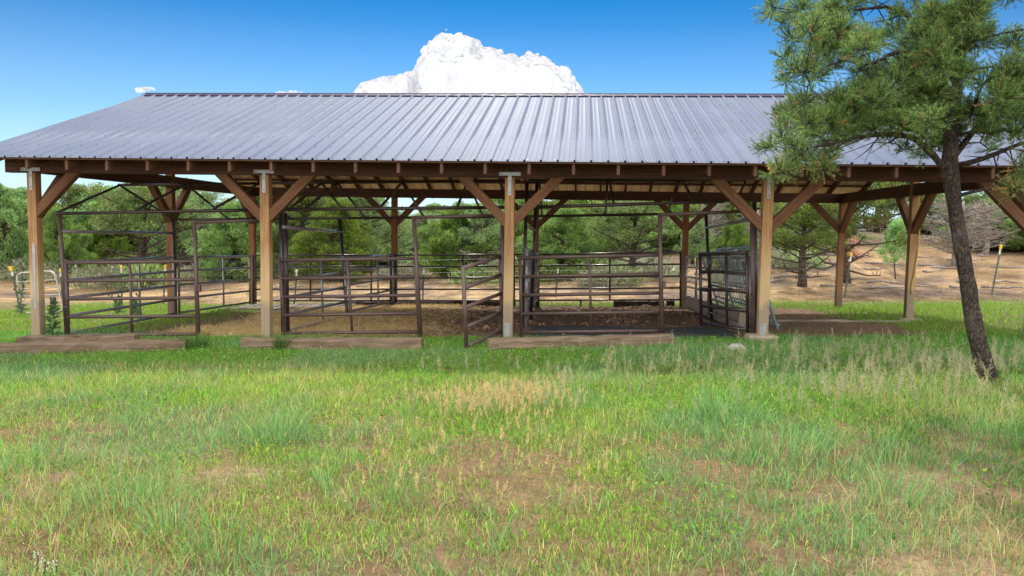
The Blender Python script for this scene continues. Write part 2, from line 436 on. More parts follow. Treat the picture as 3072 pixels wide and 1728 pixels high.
# ------------------------------------------------------------------ pavilion
HB, HR, HE, OH, OX = 2.552, 4.411, 2.742, .6, .46
SL = (HR-HE)/(DEP/2+OH); XR = 4*BAY
def RZ(y): return HE + SL*((y-(D1-OH)) if y <= YM else (YB+OH-y))
pav = thing('pavilion', (XR/2, YM, gz(XR/2, YM)), 'long open timber horse shelter with ribbed grey metal gable roof on knee-braced posts', 'pavilion')
PW = .14
front_x = [0, BAY, 2*BAY, 3*BAY, XR]; back_x = [.0, BAY+.04, 2*BAY-.04, 3*BAY-.04, XR]
def post(x, y, top, mat, w=PW, strap=None):
    zb = gz(x, y)-.05
    o = MB().bar((x, y, zb), (x, y, top), w, PW, (0, 1, 0), off=-.05).build('post', mat, pav, .006)
    if strap == 'tee':
        f = y-PW/2-.004
        s = MB(); s.bar((x-.155, f, HB+.05), (x+.155, f, HB+.05), .006, .05, (0, 0, 1)); s.bar((x, f-.0005, HB-.26), (x, f-.0005, HB+.024), .05, .006, (0, 1, 0))
        s.build('tee_plate', M['galv'], o)
        for bx, bz in ((-.125, .05), (.125, .05), (0, -.05), (0, -.22)):
            MB().tube([(x+bx, f-.003, HB+bz), (x+bx, f-.012, HB+bz)], .009, 6).build('bolt', M['screw'], o)
    return o
for k, x in enumerate(front_x):
    w_ = PW
    o = post(x, D1, HB, M['post'], w_, 'tee')
    if k in (2, 3):
        zb = gz(x, D1)
        MB().bar((x-.005, D1-PW/2-.004, zb+.03), (x-.005, D1-PW/2-.004, zb+.25), .085, .005, (0, 1, 0)).build('base_plate', M['galv'], o)
    if k == 0:
        a0 = at(107, 925, D1-PW/2); a1 = at(105, 730, D1-PW/2)
        s = MB().bar((.015, D1-PW/2-.004, a0.z), (.015, D1-PW/2-.004, a1.z), .045, .005, (0, 1, 0)); s.build('perforated_strip', M['galv'], o)
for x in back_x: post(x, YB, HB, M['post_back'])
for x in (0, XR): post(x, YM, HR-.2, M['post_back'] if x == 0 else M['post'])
def brace(p, dx, dy, mat, leg=.62, w=.135, d=.12):
    # 45 degree knee brace from the post face up to the beam underside, ends cut to sit flush
    x, y = p; s = dx or dy; ax = Vector((1, 0, 0)) if dx else Vector((0, 1, 0)); sd = Vector((0, 1, 0)) if dx else Vector((1, 0, 0))
    o = Vector((x, y, HB-.002)) + ax*s*(PW/2+.002); h = w*math.sqrt(2)
    prof = [(0, -leg-h/2), (leg+h/2, 0), (leg-h/2, 0), (0, -leg+h/2)]
    vs = []; 
    for sgn in (-1, 1):
        for a_, z_ in prof: vs.append(o + ax*(s*a_) + Vector((0, 0, z_)) + sd*(sgn*d/2))
    fs = [(0, 1, 2, 3), (7, 6, 5, 4)] + [(q, q+4, (q+1) % 4+4, (q+1) % 4) for q in range(4)]
    mb = MB(); mb.poly(vs, fs)
    off = random.uniform(0, 40); dirv = (ax*s+Vector((0, 0, 1))).normalized(); prp = (ax*s-Vector((0, 0, 1))).normalized()
    mb.g = [((v-o).dot(dirv)+off, (v-o).dot(prp), (v-o).dot(sd)) for v in mb.v]
    ob = mb.build('knee_brace', mat, pav)
    ob.data.validate()
    return ob
BR = wood('brace_wood', (.085, .038, .018), (.155, .073, .035), (.23, .118, .058))
for k, x in enumerate(front_x):
    lg = .58 + .04*k*.5
    if k > 0: brace((x, D1), -1, 0, BR, lg)
    if k < 4: brace((x, D1), 1, 0, BR, lg)
for k, x in enumerate(back_x):
    if k > 0: brace((x, YB), -1, 0, BR)
    if k < 4: brace((x, YB), 1, 0, BR)
for x in (0, XR):
    brace((x, YM), 0, 1, BR); brace((x, YM), 0, -1, BR)
    brace((x, D1), 0, 1, BR); brace((x, YB), 0, -1, BR)
BT, BW = .222, .13
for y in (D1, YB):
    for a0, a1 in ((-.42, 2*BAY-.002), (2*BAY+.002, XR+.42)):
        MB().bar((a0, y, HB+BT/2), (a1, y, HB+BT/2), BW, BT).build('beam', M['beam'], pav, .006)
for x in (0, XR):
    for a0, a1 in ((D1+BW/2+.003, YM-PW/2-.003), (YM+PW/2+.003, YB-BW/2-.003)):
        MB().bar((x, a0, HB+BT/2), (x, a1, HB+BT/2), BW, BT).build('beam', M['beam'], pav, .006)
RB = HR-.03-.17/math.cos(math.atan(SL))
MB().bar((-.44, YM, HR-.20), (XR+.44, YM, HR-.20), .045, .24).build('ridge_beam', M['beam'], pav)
rx0 = at(74.5, 480, D1-OH).x
rxs = [rx0+.61*k for k in range(-2, 27)]
rxs = [x for x in rxs if -.43 < x < XR+.43]
rxs = [-OX+.022] + [x for x in rxs if x > -OX+.2 and x < XR+OX-.2] + [XR+OX-.022]
ang = math.atan(SL); RD = .145
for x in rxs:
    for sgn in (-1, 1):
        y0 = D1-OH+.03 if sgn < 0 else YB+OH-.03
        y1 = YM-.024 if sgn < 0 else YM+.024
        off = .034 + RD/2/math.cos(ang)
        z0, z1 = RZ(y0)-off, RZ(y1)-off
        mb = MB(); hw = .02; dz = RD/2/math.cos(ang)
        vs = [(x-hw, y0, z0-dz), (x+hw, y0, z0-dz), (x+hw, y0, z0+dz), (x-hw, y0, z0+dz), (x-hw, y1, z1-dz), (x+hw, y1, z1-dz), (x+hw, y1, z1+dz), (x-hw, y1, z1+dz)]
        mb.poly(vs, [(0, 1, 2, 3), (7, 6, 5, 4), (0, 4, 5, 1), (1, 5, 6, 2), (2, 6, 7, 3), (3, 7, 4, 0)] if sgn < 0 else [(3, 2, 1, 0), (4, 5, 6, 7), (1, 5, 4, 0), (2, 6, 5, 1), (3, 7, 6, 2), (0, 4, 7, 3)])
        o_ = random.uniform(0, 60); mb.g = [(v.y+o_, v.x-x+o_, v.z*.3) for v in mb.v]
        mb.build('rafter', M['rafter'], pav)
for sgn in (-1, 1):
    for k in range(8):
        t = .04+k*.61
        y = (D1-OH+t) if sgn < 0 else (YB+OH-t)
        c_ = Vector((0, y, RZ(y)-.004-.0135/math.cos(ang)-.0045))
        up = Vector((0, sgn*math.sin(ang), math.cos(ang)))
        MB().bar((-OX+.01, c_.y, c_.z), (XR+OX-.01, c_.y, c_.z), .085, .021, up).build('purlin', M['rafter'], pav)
# ribbed sheeting
RIB = .2286
def sheet(sgn):
    prof = []; x = -OX
    nr = int(round((XR+2*OX)/RIB))
    for k in range(nr):
        b = -OX+k*RIB
        for dx, h in ((0, 0), (.006, .0), (.010, .027), (.030, .027), (.038, 0), (.092, 0), (.098, .0022), (.104, 0), (.166, 0), (.172, .0022), (.178, 0)):
            prof.append((b+dx, h))
    prof.append((-OX+nr*RIB, 0))
    prof = [(-OX-.33, 0), (-OX-.29, .001), (-OX-.25, .001), (-OX-.22, 0), (-OX-.1, .0)]+prof
    prof = np.array(prof); P = len(prof)
    yy = [D1-OH-.02, D1+DEP/8, D1+DEP*.3, YM-.012] if sgn < 0 else [YB+OH+.02, YB-DEP/8, YB-DEP*.3, YM+.012]
    nrm = np.array([0, sgn*math.sin(ang), math.cos(ang)])
    rows = []
    for lay in (0, 1):
        for y in yy:
            tp = min(1., abs(y-YM)/(DEP/2+OH)); px = np.where(prof[:, 0] < -OX, -OX+(prof[:, 0]+OX)*tp, prof[:, 0])
            base = np.c_[px, np.full(P, y), np.full(P, RZ(y))]
            rows.append(base + nrm*(prof[:, 1:2] + (0 if lay == 0 else -.0025)))
    V = np.concatenate(rows); q = len(yy)
    fs = []; 
    for r_ in range(q-1):
        a = r_*P+np.arange(P-1); fs.append(np.stack([a, a+1, a+1+P, a+P], -1))
    top = np.concatenate(fs); bot = top[:, ::-1] + q*P
    if sgn > 0: top = top[:, ::-1]; bot = bot[:, ::-1]
    e0 = np.arange(P-1); edge = np.stack([e0, e0+1, e0+1+q*P, e0+q*P], -1)
    return V, top, bot, edge
for sgn in (-1, 1):
    V_, top, bot, edge = sheet(sgn)
    o = pav.location
    ob = np_mesh('roof', V_-np.array(o), np.concatenate([top, bot, edge]).ravel(), np.full(len(top)+len(bot)+len(edge), 4), M['roof'], parent=pav)
    ob.data.materials.append(M['under'])
    mi = np.zeros(len(top)+len(bot)+len(edge), np.int32); mi[len(top):len(top)+len(bot)] = 1
    ob.data.polygons.foreach_set('material_index', mi)
    if sgn < 0: roof_f = ob
    else: roof_b = ob
mb = MB()
for k in range(8):
    t = .045+k*.61; y = D1-OH+t
    for j in range(int((XR+2*OX)/RIB)):
        off = (.068, .214)
        for dx in (off if (k == 0 or j % 4 == 1) else off[:1]):
            if k and j % 2 and j % 4 != 1: continue
            x = -OX+j*RIB+dx+random.uniform(-.008, .008); yj = y+random.uniform(-.012, .012); z = RZ(yj)
            nrm = Vector((0, -math.sin(ang), math.cos(ang))); p0 = Vector((x, yj, z))
            mb.tube([p0, p0+nrm*.007], .0085, 5)
sc_ = mb.build('roofing_screws', M['screw'], roof_f); sc_['kind'] = 'stuff'
mb = MB(); hx0, hx1 = -OX-.03, XR+OX+.03
cap = [(-.17, -.17*SL+.021), (-.16, -.16*SL+.027), (-.03, -.03*SL+.03), (0, .042), (.03, -.03*SL+.03), (.16, -.16*SL+.027), (.17, -.17*SL+.021)]
vs = []
for x in (hx0, hx1):
    for dy, dz in cap: vs.append((x, YM+dy, HR+dz))
    for dy, dz in cap[::-1]: vs.append((x, YM+dy, HR+dz-.005))
nC = len(cap)*2
mb.poly(vs, [(k, (k+1) % nC, (k+1) % nC+nC, k+nC) for k in range(nC)])
mb.build('ridge_cap', M['ridge'], roof_f)
for x, y, w_, h_ in ((3*BAY-.01, D1-.03, .42, .08), (XR, YM, .4, .04)):
    zz = gz(x, y); v = []
    mb = MB().bar((x-w_/2, y, zz+h_/2-.05), (x+w_/2, y, zz+h_/2-.05), .34, h_+.1)
    mb.build('footing', M['concrete'], pav, .025)

# ------------------------------------------------------------------ pipe stall frames and panels
YF, YP, YR, YK = D1+.3, 15.3, 13.5, 19.15
PR = .0265
def pipe(parent, name, pts, mat, r=PR, n=10): return MB().tube(pts, r, n).build(name, mat, parent)
fr = thing('stall_frame', (5.5, YR, gz(5.5, YR)), 'dark steel pipe stall frame of gabled trusses standing under the timber roof', 'stall frame')
def fpipe(name, a, b, mat=None, r=PR):
    pipe(fr, name, [at(a[0], a[1], a[2]), at(b[0], b[1], b[2])], mat or M['pipe_dark'], r)
F, K, Mi = YF, YR, YP
fpipe('header_pipe', (166, 641, F), (805, 629, F)); fpipe('header_pipe', (806, 629, F), (1527, 622, F)); fpipe('header_pipe', (1529, 624, F), (2175, 604, F))
fpipe('header_pipe', (519, 659, Mi), (869, 656, Mi)); fpipe('header_pipe', (870, 656, Mi), (1540, 650, Mi)); fpipe('header_pipe', (1542, 650, Mi), (2122, 640, Mi))
fpipe('ridge_pipe', (355, 555, K), (800, 550, K)); fpipe('ridge_pipe', (815, 549.5, K), (1560, 542, K)); fpipe('ridge_pipe', (1585, 541, K), (2240, 541, K))
for a, b in (((171, 638), (358, 556)), ((408, 631), (557, 553)), ((641, 626), (776, 551)), ((871, 625), (962, 551)), ((918, 625), (1009, 551)), ((1141, 622), (1205, 548)), ((1372, 620), (1402, 546)), ((1841, 611), (1829, 544)), ((2080, 604), (2050, 544))):
    fpipe('rafter_pipe', (*a, F), (*b, K), r=.021)
for a, b in (((361, 557), (519, 657)), ((560, 555), (686, 657)), ((779, 552), (870, 655)), ((967, 552), (1049, 654)), ((1014, 552), (1097, 654)), ((1209, 549), (1271, 650)), ((1405, 548), (1449, 649)), ((1618, 545), (1626, 648)), ((1822, 544), (1816, 645)), ((2034, 545), (2001, 641)), ((2236, 545), (2193, 637))):
    fpipe('rafter_pipe', (*a, K), (*b, Mi), r=.021)
def foot(u, v, y):
    P = at(u, v, y); P.z = gz(P.x, P.y)-.03; return P
def leg(name, a, b, y, mat=None, r=.03):
    return pipe(fr, name, [at(*a, y), foot(*b, y)], mat or M['pipe_dark'], r)
leg('frame_post', (179, 642), (200, 1008), F, M['pipe'])
leg('frame_post', (519, 659), (524, 957), Mi)
leg('frame_post', (842, 632), (850, 1003), F+.06, r=.034)
leg('frame_post', (856, 640), (864, 1000), F+.2)
leg('frame_post', (1019, 657), (1042, 972), Mi, r=.034)
leg('frame_post', (1581, 545), (1567, 960), K)
leg('frame_post', (1611, 545), (1592, 985), Mi-.5, r=.034)
leg('frame_post', (2118, 643), (2137, 917), Mi)
leg('frame_post', (2257, 652), (2259, 1022), F, M['pipe'], .033)
leg('frame_post', (2263, 606), (2270, 1010), F+.35, r=.03)
# upper side rails between front and rear frame posts
fpipe('side_rail', (190, 694, F), (519, 699, Mi), M['pipe_side']); fpipe('side_rail', (850, 681, F), (1023, 696, Mi), M['pipe_side'])
fpipe('side_rail', (2119, 684, Mi), (2258, 657, F), M['pipe_side']); fpipe('side_rail', (1584, 680, K), (1606, 692, Mi-.5), M['plank'])
fpipe('frame_brace', (2226, 635, F), (2256, 660, F))

def arch(u0, u1, v0, v1, vb0, ub0, name, label, gus=True):
    """walk-through hoop: post on one side, header pipe to the next post"""
    t = thing('gate_hoop', foot(ub0, vb0, F-.03), label, 'gate frame', 'walk-through gate hoops of the stalls')
    pipe(t, 'hoop_post', [at(u0, v0-4, F-.03), foot(ub0, vb0, F-.03)], M['pipe'], .029)
    a, b = at(u0, v0, F-.03), at(u1, v1, F-.03)
    pipe(t, 'hoop_header', [a, b], M['pipe'], .025)
    if gus:
        c = a + (b-a).normalized()*.16; d = at(u0, v0, F-.03); d.z -= .16
        MB().poly([c+Vector((0, -.004, 0)), a+Vector((0, -.004, 0)), d+Vector((0, -.004, 0)), c+Vector((0, .004, 0)), a+Vector((0, .004, 0)), d+Vector((0, .004, 0))], [(0, 1, 2), (5, 4, 3), (0, 3, 4, 1), (1, 4, 5, 2), (2, 5, 3, 0)]).build('gusset', M['pipe'], t)
    q = at(ub0+(u0-ub0)*.42, vb0+(v0-vb0)*.42, F-.03)
    MB().bar(q+Vector((.045, 0, -.05)), q+Vector((.045, 0, .06)), .04, .05, (0, 1, 0)).build('latch', M['pipe'], t, .006)
    return t
arch(583, 798, 668, 660, 1008, 596, 'a', 'brown pipe gate hoop beside the straw covered stall at the left end')
arch(1241, 1508, 652, 646, 1003, 1264, 'b', 'brown pipe gate hoop left of the middle timber post with swung out gate')
arch(1979, 2229, 644, 634, 1008, 1987, 'c', 'brown pipe gate hoop beside the black rubber floor of the right stall')

def panel(label, TL, BL, TR, BR_, rails=5, mids=(.5,), mat='pipe', r=PR, cat='panel', name='pipe_panel', feet=True, group='steel pipe corral panels', ends=True, rad=.026):
    """corral panel from its four corners: rails, end uprights and middle uprights are parts"""
    TL, BL, TR, BR_ = [Vector(q) for q in (TL, BL, TR, BR_)]
    t = thing(name, (TL+BL+TR+BR_)/4*1 - Vector((0, 0, (TL.z-BL.z)/2)), label, cat, group)
    for k in range(rails):
        f = k/(rails-1); pipe(t, 'rail', [TL.lerp(BL, f), TR.lerp(BR_, f)], M[mat], r)
    if ends:
        for a, b in ((TL, BL), (TR, BR_)):
            e = (b-a)*.05; q = b+e
            if feet and q.z > gz(q.x, q.y)-.02: q = Vector((q.x, q.y, gz(q.x, q.y)-.02))
            pipe(t, 'upright', [a-e*.6, q], M[mat], rad)
    yv = (TR-TL).cross(Vector((0, 0, 1))).normalized()*.0
    for mm in mids:
        pipe(t, 'upright', [TL.lerp(TR, mm), BL.lerp(BR_, mm)], M[mat], .021)
    if feet:
        for mm in (.3, .78):
            q = BL.lerp(BR_, mm); b = Vector((q.x, q.y, min(gz(q.x, q.y), q.z-.05)-.02))
            pipe(t, 'foot', [q, b], M[mat], .02)
    return t
# front panels
panel('brown five-rail pipe panel closing the front of the straw bedded left stall', at(197, 789, F), at(203, 1005, F), at(585, 784, F), at(592, 1002, F), mids=(.5,))
panel('brown five-rail pipe panel leaning beside the second timber post of the front row', at(838, 781, F), at(854, 1000, F), at(1244, 775, F), at(1258, 995, F), mids=(.505,))
panel('brown five-rail pipe panel in front of the black rubber matted right stall', at(1560, 774, F), at(1565, 997, F), at(1979, 765, F), at(1985, 992, F), mids=(.5,))
# the open walk gates
h0, h1 = at(1500, 768, F), at(1506, 992, F)
f0, f1 = at(1390, 805, 10.02), at(1399, 1040, 10.02)
panel('brown pipe walk gate swung out over the grass beside the middle post', h0, h1, f0, f1, mids=(), name='walk_gate', cat='gate', feet=False, group=None)
pipe(fr, 'hinge_post', [at(1507, 660, F), foot(1508, 1006, F)], M['pipe'], .03)
h0, h1 = at(2241, 758, F+.02), at(2243, 990, F+.02); f0, f1 = at(2100, 764, 12.75), at(2104, 968, 12.75)
panel('dark pipe walk gate swung into the right stall in front of the grey-green feeder panels', f0, f1, h0, h1, mids=(.58,), name='walk_gate', cat='gate', feet=False, group=None, mat='pipe_dark', r=.027)
# side and divider panels: (front top, front bottom, y) -> (rear top, rear bottom, y)
def sidep(label, a, b, c, d, ya, yb, mids=(.5,), mat='pipe_side', r=.025):
    return panel(label, at(*a, ya), at(*b, ya), at(*c, yb), at(*d, yb), mids=mids, mat=mat, r=r, rad=.024, feet=False)
sidep('five-rail side panel of the left stall nearest the left end post', (200, 787), (206, 1000), (520, 772), (524, 941), F+.1, Mi-.06, (.62,))
sidep('five-rail side panel along the left end behind the mid gable post', (536, 770), (538, 938), (748, 769), (750, 907), Mi+.12, YK-.05, (.58,))
sidep('five-rail divider panel between the straw stall and the middle stall, front half', (852, 790), (860, 994), (1034, 773), (1040, 950), F+.26, Mi-.06, (.55,))
sidep('five-rail divider panel between the straw stall and the middle stall, rear half', (1046, 772), (1050, 934), (1178, 765), (1182, 904), Mi+.1, YK-.06, (.6,))
xd = at(1600, 800, 14).x
def gpanel(label, x0, y0, x1, y1, zt, zb, **kw):
    return panel(label, (x0, y0, gz(x0, y0)+zt), (x0, y0, gz(x0, y0)+zb), (x1, y1, gz(x1, y1)+zt), (x1, y1, gz(x1, y1)+zb), mat='pipe_side', r=.022, feet=False, **kw)
gpanel('divider panel seen edge-on just right of the middle timber post, front half', at(1578, 900, F+.1).x, F+.1, at(1588, 900, Mi).x, Mi, 1.32, .2)
gpanel('divider panel seen edge-on just right of the middle timber post, rear half', at(1590, 900, Mi+.1).x, Mi+.1, at(1612, 900, YK).x, YK-.06, 1.3, .2)
xs0 = at(2246, 900, F+.12); xs1 = at(2056, 830, YK)
xm = xs0.lerp(xs1, .5)
gpanel('five-rail side panel with light catching its rails before the grey-green feeder panels', xs0.x, F+.12, xm.x, xm.y-.05, 1.2, .14)
gpanel('five-rail side panel above the concrete curb at the back right corner', xm.x, xm.y+.05, xs1.x, YK-.06, 1.22, .3)
# back row
def backp(label, u0, u1, vt0, vb0, vt1, vb1, mids):
    return panel(label, at(u0, vt0, YK), at(u0, vb0, YK), at(u1, vt1, YK), at(u1, vb1, YK), mids=mids, mat='pipe_dark', r=.022, rad=.026)
backp('dark five-rail back panel behind the straw bedded left stall', 760, 1172, 766, 902, 765.5, 902, (.42, .86))
backp('dark five-rail back panel behind the brown dirt of the middle stall', 1186, 1612, 765.5, 902, 763.5, 902, (.48, .84))
backp('dark five-rail back panel behind the right stall', 1616, 2042, 763.5, 901, 757, 899, (.505,))

# ------------------------------------------------------------------ timbers, curb, mats, pallet, feeder
def timber(name, p0, p1, w_, h_, mat, label, cat='timber', group=None, lift=0, jit=.012, seg=14):
    p0 = Vector(p0); p1 = Vector(p1)
    a = (p1-p0); a.z = 0; Ln = a.length; a.normalize(); sd = Vector((-a.y, a.x, 0))
    mb = MB(); n = seg; oy = random.uniform(0, 9)
    for k in range(n+1):
        t = k/n; P = p0.lerp(p1, t); zb = min(p0.z, p1.z) - .05 if lift == 0 else P.z
        zb = P.z
        for sx, sz in ((-1, 0), (-1, .14), (-.9, .93), (-.72, 1), (.72, 1), (.9, .93), (1, .14), (1, 0)):
            j = lambda: random.uniform(-jit, jit)
            mb.v.append(P + sd*(sx*w_/2+j()) + a*j() + Vector((0, 0, sz*h_+(j() if sz > .1 else 0)-(.04 if sz == 0 else 0)))); mb.g.append((t*Ln+oy, sx*w_/2, sz*h_))
    for k in range(n):
        for q in range(8):
            A = k*8+q; B_ = k*8+(q+1) % 8; mb.f.append((A, A+8, B_+8, B_)); mb.smooth.append(False)
    mb.f.append(tuple(range(8))); mb.smooth.append(False); mb.f.append(tuple(n*8+k for k in range(8))[::-1]); mb.smooth.append(False)
    o = mb.build(name, mat); tag(o, label, cat, group)
    return o
def gtimber(u0, v0, u1, v1, *a, **k):
    p0, p1 = gp(u0, v0), gp(u1, v1); p0.z = gz(p0.x, p0.y); p1.z = gz(p1.x, p1.y)
    return timber('railroad_tie', p0, p1, *a, **k)
gtimber(4, 1066, 560, 1051, .22, .14, M['tie'], 'weathered grey-brown railroad tie lying in front of the leftmost post', group='railroad ties')
p0, p1 = gp(40, 1040), gp(400, 1034)
timber('railroad_tie', (p0.x, p0.y+.12, gz(p0.x, p0.y)), (p1.x, p1.y+.1, gz(p1.x, p1.y)), .2, .13, M['tie'], 'split old railroad tie lying directly behind the leftmost tie', 'timber', 'railroad ties', jit=.02)
gtimber(732, 1046, 1268, 1049, .21, .14, M['tie'], 'weathered railroad tie in the grass below the leaning middle panel', group='railroad ties')
gtimber(1463, 1052, 2016, 1036, .21, .15, M['tie'], 'long brown railroad tie in front of the right stall', group='railroad ties')
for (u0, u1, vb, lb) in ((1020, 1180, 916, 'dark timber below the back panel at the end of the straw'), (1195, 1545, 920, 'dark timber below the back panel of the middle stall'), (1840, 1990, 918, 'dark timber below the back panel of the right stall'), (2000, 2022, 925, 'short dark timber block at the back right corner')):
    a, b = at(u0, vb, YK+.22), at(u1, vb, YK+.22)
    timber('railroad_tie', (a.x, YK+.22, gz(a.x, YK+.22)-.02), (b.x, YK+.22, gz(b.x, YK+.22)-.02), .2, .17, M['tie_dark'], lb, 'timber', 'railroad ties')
timber('concrete_curb', (xs1.x+.1, YK-.1, gz(xs1.x, YK)-.02), (xm.x+.22, 13.3, gz(xm.x, 13.3)-.02), .16, .3, M['concrete'], 'low tan concrete curb under the right side panels', 'curb', jit=.004)
a, b = gp(2300, 955), gp(2650, 960)
timber('landscape_timber', (11.2, 15.1, gz(11.2, 15.1)+.0), (14.4, 14.75, gz(14.4, 14.75)+.0), .15, .03, M['plank'], 'flat grey plank edging the bare dirt floor of the open right bay', 'plank', jit=.012)
mats = [(at(1590, 1010, 11.9).x, 11.75, at(1995, 1000, 11.9).x, 13.35), (at(2000, 1000, 11.9).x, 11.45, at(2215, 990, 12.).x, 13.4)]
for k, (x0, y0, x1, y1) in enumerate(mats):
    nx_, ny_ = 30, 16; vs = []; fs = []
    for j in range(ny_+1):
        for i_ in range(nx_+1):
            x = x0+(x1-x0)*i_/nx_; y = y0+(y1-y0)*j/ny_
            vs.append((x, y, gz(x, y)+.02+.006*math.sin(x*3+y*2)))
    for j in range(ny_):
        for i_ in range(nx_):
            q = j*(nx_+1)+i_; fs.append((q, q+1, q+nx_+2, q+nx_+1))
    nv = len(vs); vs += [(v[0], v[1], v[2]-.05) for v in vs]
    fs += [tuple(q+nv for q in f)[::-1] for f in fs]
    rim = [j for j in range(nx_)]
    for i_ in range(nx_): fs.append((i_+1, i_, i_+nv, i_+1+nv)); t_ = ny_*(nx_+1); fs.append((t_+i_, t_+i_+1, t_+i_+1+nv, t_+i_+nv))
    mb = MB().poly(vs, fs, True); o = mb.build('rubber_mat', M['rubber'])
    tag(o, ('black rubber mat with caked dirt behind the right stall panel', 'black rubber mat in the open gateway of the right stall')[k], 'rubber mat', 'rubber stall mats')
# weathered pallet at the back of the straw stall
q0, q1 = at(690, 925, 17.9), at(1012, 932, 17.4)
pl = thing('pallet', (q0.x+1.2, 17.9, gz(q0.x+1.2, 17.9)), 'weathered grey board pallet lying flat at the back of the straw stall', 'pallet')
for k in range(15):
    x = q0.x+.02+(q1.x-q0.x)*k/14
    zz = gz(x, 17.9)+.075
    MB().bar((x+random.uniform(-.01, .01), 17.45, zz), (x+random.uniform(-.01, .01)+.06, 18.45, zz+.0), .14, .022).build('board', M['plank'], pl)
for y in (17.5, 17.95, 18.4):
    MB().bar((q0.x-.02, y, gz(q0.x, y)+.025), (q1.x+.1, y, gz(q1.x, y)+.025), .05, .075).build('runner', M['plank'], pl)
# slatted grey-green feeder panels leaning outside the right side rails
def feeder(y0, y1, xt, xb, ht, label, trough):
    g0, g1 = gz(xb, y0), gz(xb, y1)
    BLv, BRv = Vector((xb, y0, g0+.1)), Vector((xb-.05, y1, g1+.1))
    TLv, TRv = Vector((xt, y0, g0+ht)), Vector((xt-.05, y1, g1+ht))
    t = thing('feeder_panel', (BLv+BRv)/2, label, 'feeder panel', 'grey-green slatted feeder panels')
    for k, f in enumerate((0, .3, .52, .78, 1)): pipe(t, 'rail', [TLv.lerp(BLv, f), TRv.lerp(BRv, f)], M['feeder'], .027 if k in (0, 4) else .018)
    for a, b in ((TLv, BLv), (TRv, BRv)): pipe(t, 'upright', [a, Vector((b.x, b.y, b.z-.1))], M['feeder'], .027)
    n = 17
    for k in range(1, n):
        f = k/n; a, b = TLv.lerp(TRv, f), BLv.lerp(BRv, f)
        MB().bar(a, b, .036, .008, (1, 0, 0)).build('slat', M['feeder'], t)
    if trough:
        a, b = TLv.lerp(BLv, .24), TRv.lerp(BRv, .24); dx = Vector((.16, 0, 0))
        mb = MB()
        for off in (0,):
            pr = [Vector((0, 0, .06)), Vector((.02, 0, -.06)), Vector((.2, 0, -.06)), Vector((.24, 0, .06)), Vector((.225, 0, .06)), Vector((.19, 0, -.045)), Vector((.03, 0, -.045)), Vector((.015, 0, .06))]
            vs = [a+q for q in pr]+[b+q for q in pr]; nn = len(pr)
            mb.poly(vs, [(k, (k+1) % nn, (k+1) % nn+nn, k+nn) for k in range(nn)] + [tuple(range(nn)), tuple(range(nn, 2*nn))[::-1]])
        mb.build('trough', M['feeder'], t)
    return t
xa = at(2099, 746, 17.2).x
feeder(17.2, 13.2, xa+.03, xa+.5, 1.30, 'grey-green slatted steel feeder panel leaning closest to the side rails', False)
feeder(16.4, 12.9, xa+.22, xa+.68, 1.36, 'outer grey-green slatted steel feeder panel with a trough behind the first one', True)

# yellow rope on the right gable post
pts = [Vector((XR+.09, YM-.075, 2.0-.0)), Vector((XR+.085, YM-.08, 1.75)), Vector((XR+.08, YM-.08, 1.5)), Vector((XR+.03, YM-.085, 1.1)), Vector((XR-.01, YM-.085, .82)), Vector((XR+.0, YM-.08, .7))]
o = MB().tube(pts, .011, 6).build('rope', M['ropey']); tag(o, 'yellow rope hanging down the mid gable post at the right end', 'rope')
# pale rock
mb = MB(); c_ = gp(2208, 1052); mb.blob((c_.x, c_.y, gz(c_.x, c_.y)-.0), .13, .1, .085, 11, 7, .22)
tag(mb.build('rock', M['rock']), 'pale whitish rock half hidden in the grass left of the footing', 'rock')

# ------------------------------------------------------------------ wire fence with capped steel posts
fen = thing('wire_fence', (9, 23.2, gz(9, 23.2)), 'thin woven wire livestock fence on steel posts with yellow caps behind the shelter', 'fence')
fposts = [((182, 808), (188, 925)), ((364, 798), (366, 918)), ((496, 797), (490, 915)), ((890, 811), (884, 905)), ((1272, 807), (1268, 903)), ((1675, 804), (1666, 893)), ((2088, 777), (2090, 895)), ((2554, 760), (2534, 892)), ((3003, 737), (2975, 885))]
fl = []
for k, (tp, bt) in enumerate(fposts):
    B_ = gp(*bt, 19.5); T_ = at(*tp, B_.y); T_.x = min(max(T_.x, B_.x-.25), B_.x+.3)
    fl.append((B_, T_))
    o = MB()
    d = (T_-B_)
    o.bar(B_-d*.05, B_+d*.82, .04, .012, (0, 1, 0)); o.bar(B_-d*.05+Vector((0, .017, 0)), B_+d*.82+Vector((0, .017, 0)), .012, .03, (0, 1, 0))
    po = o.build('post', M['tpost'], fen)
    MB().bar(B_+d*.821, B_+d*.96, .042, .02, (0, 1, 0)).build('painted_tip', M['tpost_top'], po)
    if k not in (4, 5):
        MB().bar(B_+d*.93, B_+d*1.02, .068, .055, (0, 1, 0)).build('insulator_cap', M['yellow'] if k != 3 else M['tpost_top'], po, .012)
wm = MB()
ends = [(fl[0][0]+Vector((-6, 1.2, 0)), fl[0][1]+Vector((-6, 1.2, 0)))] + fl + [(fl[-1][0]+Vector((7, .6, 0)), fl[-1][1]+Vector((7, .6, 0)))]
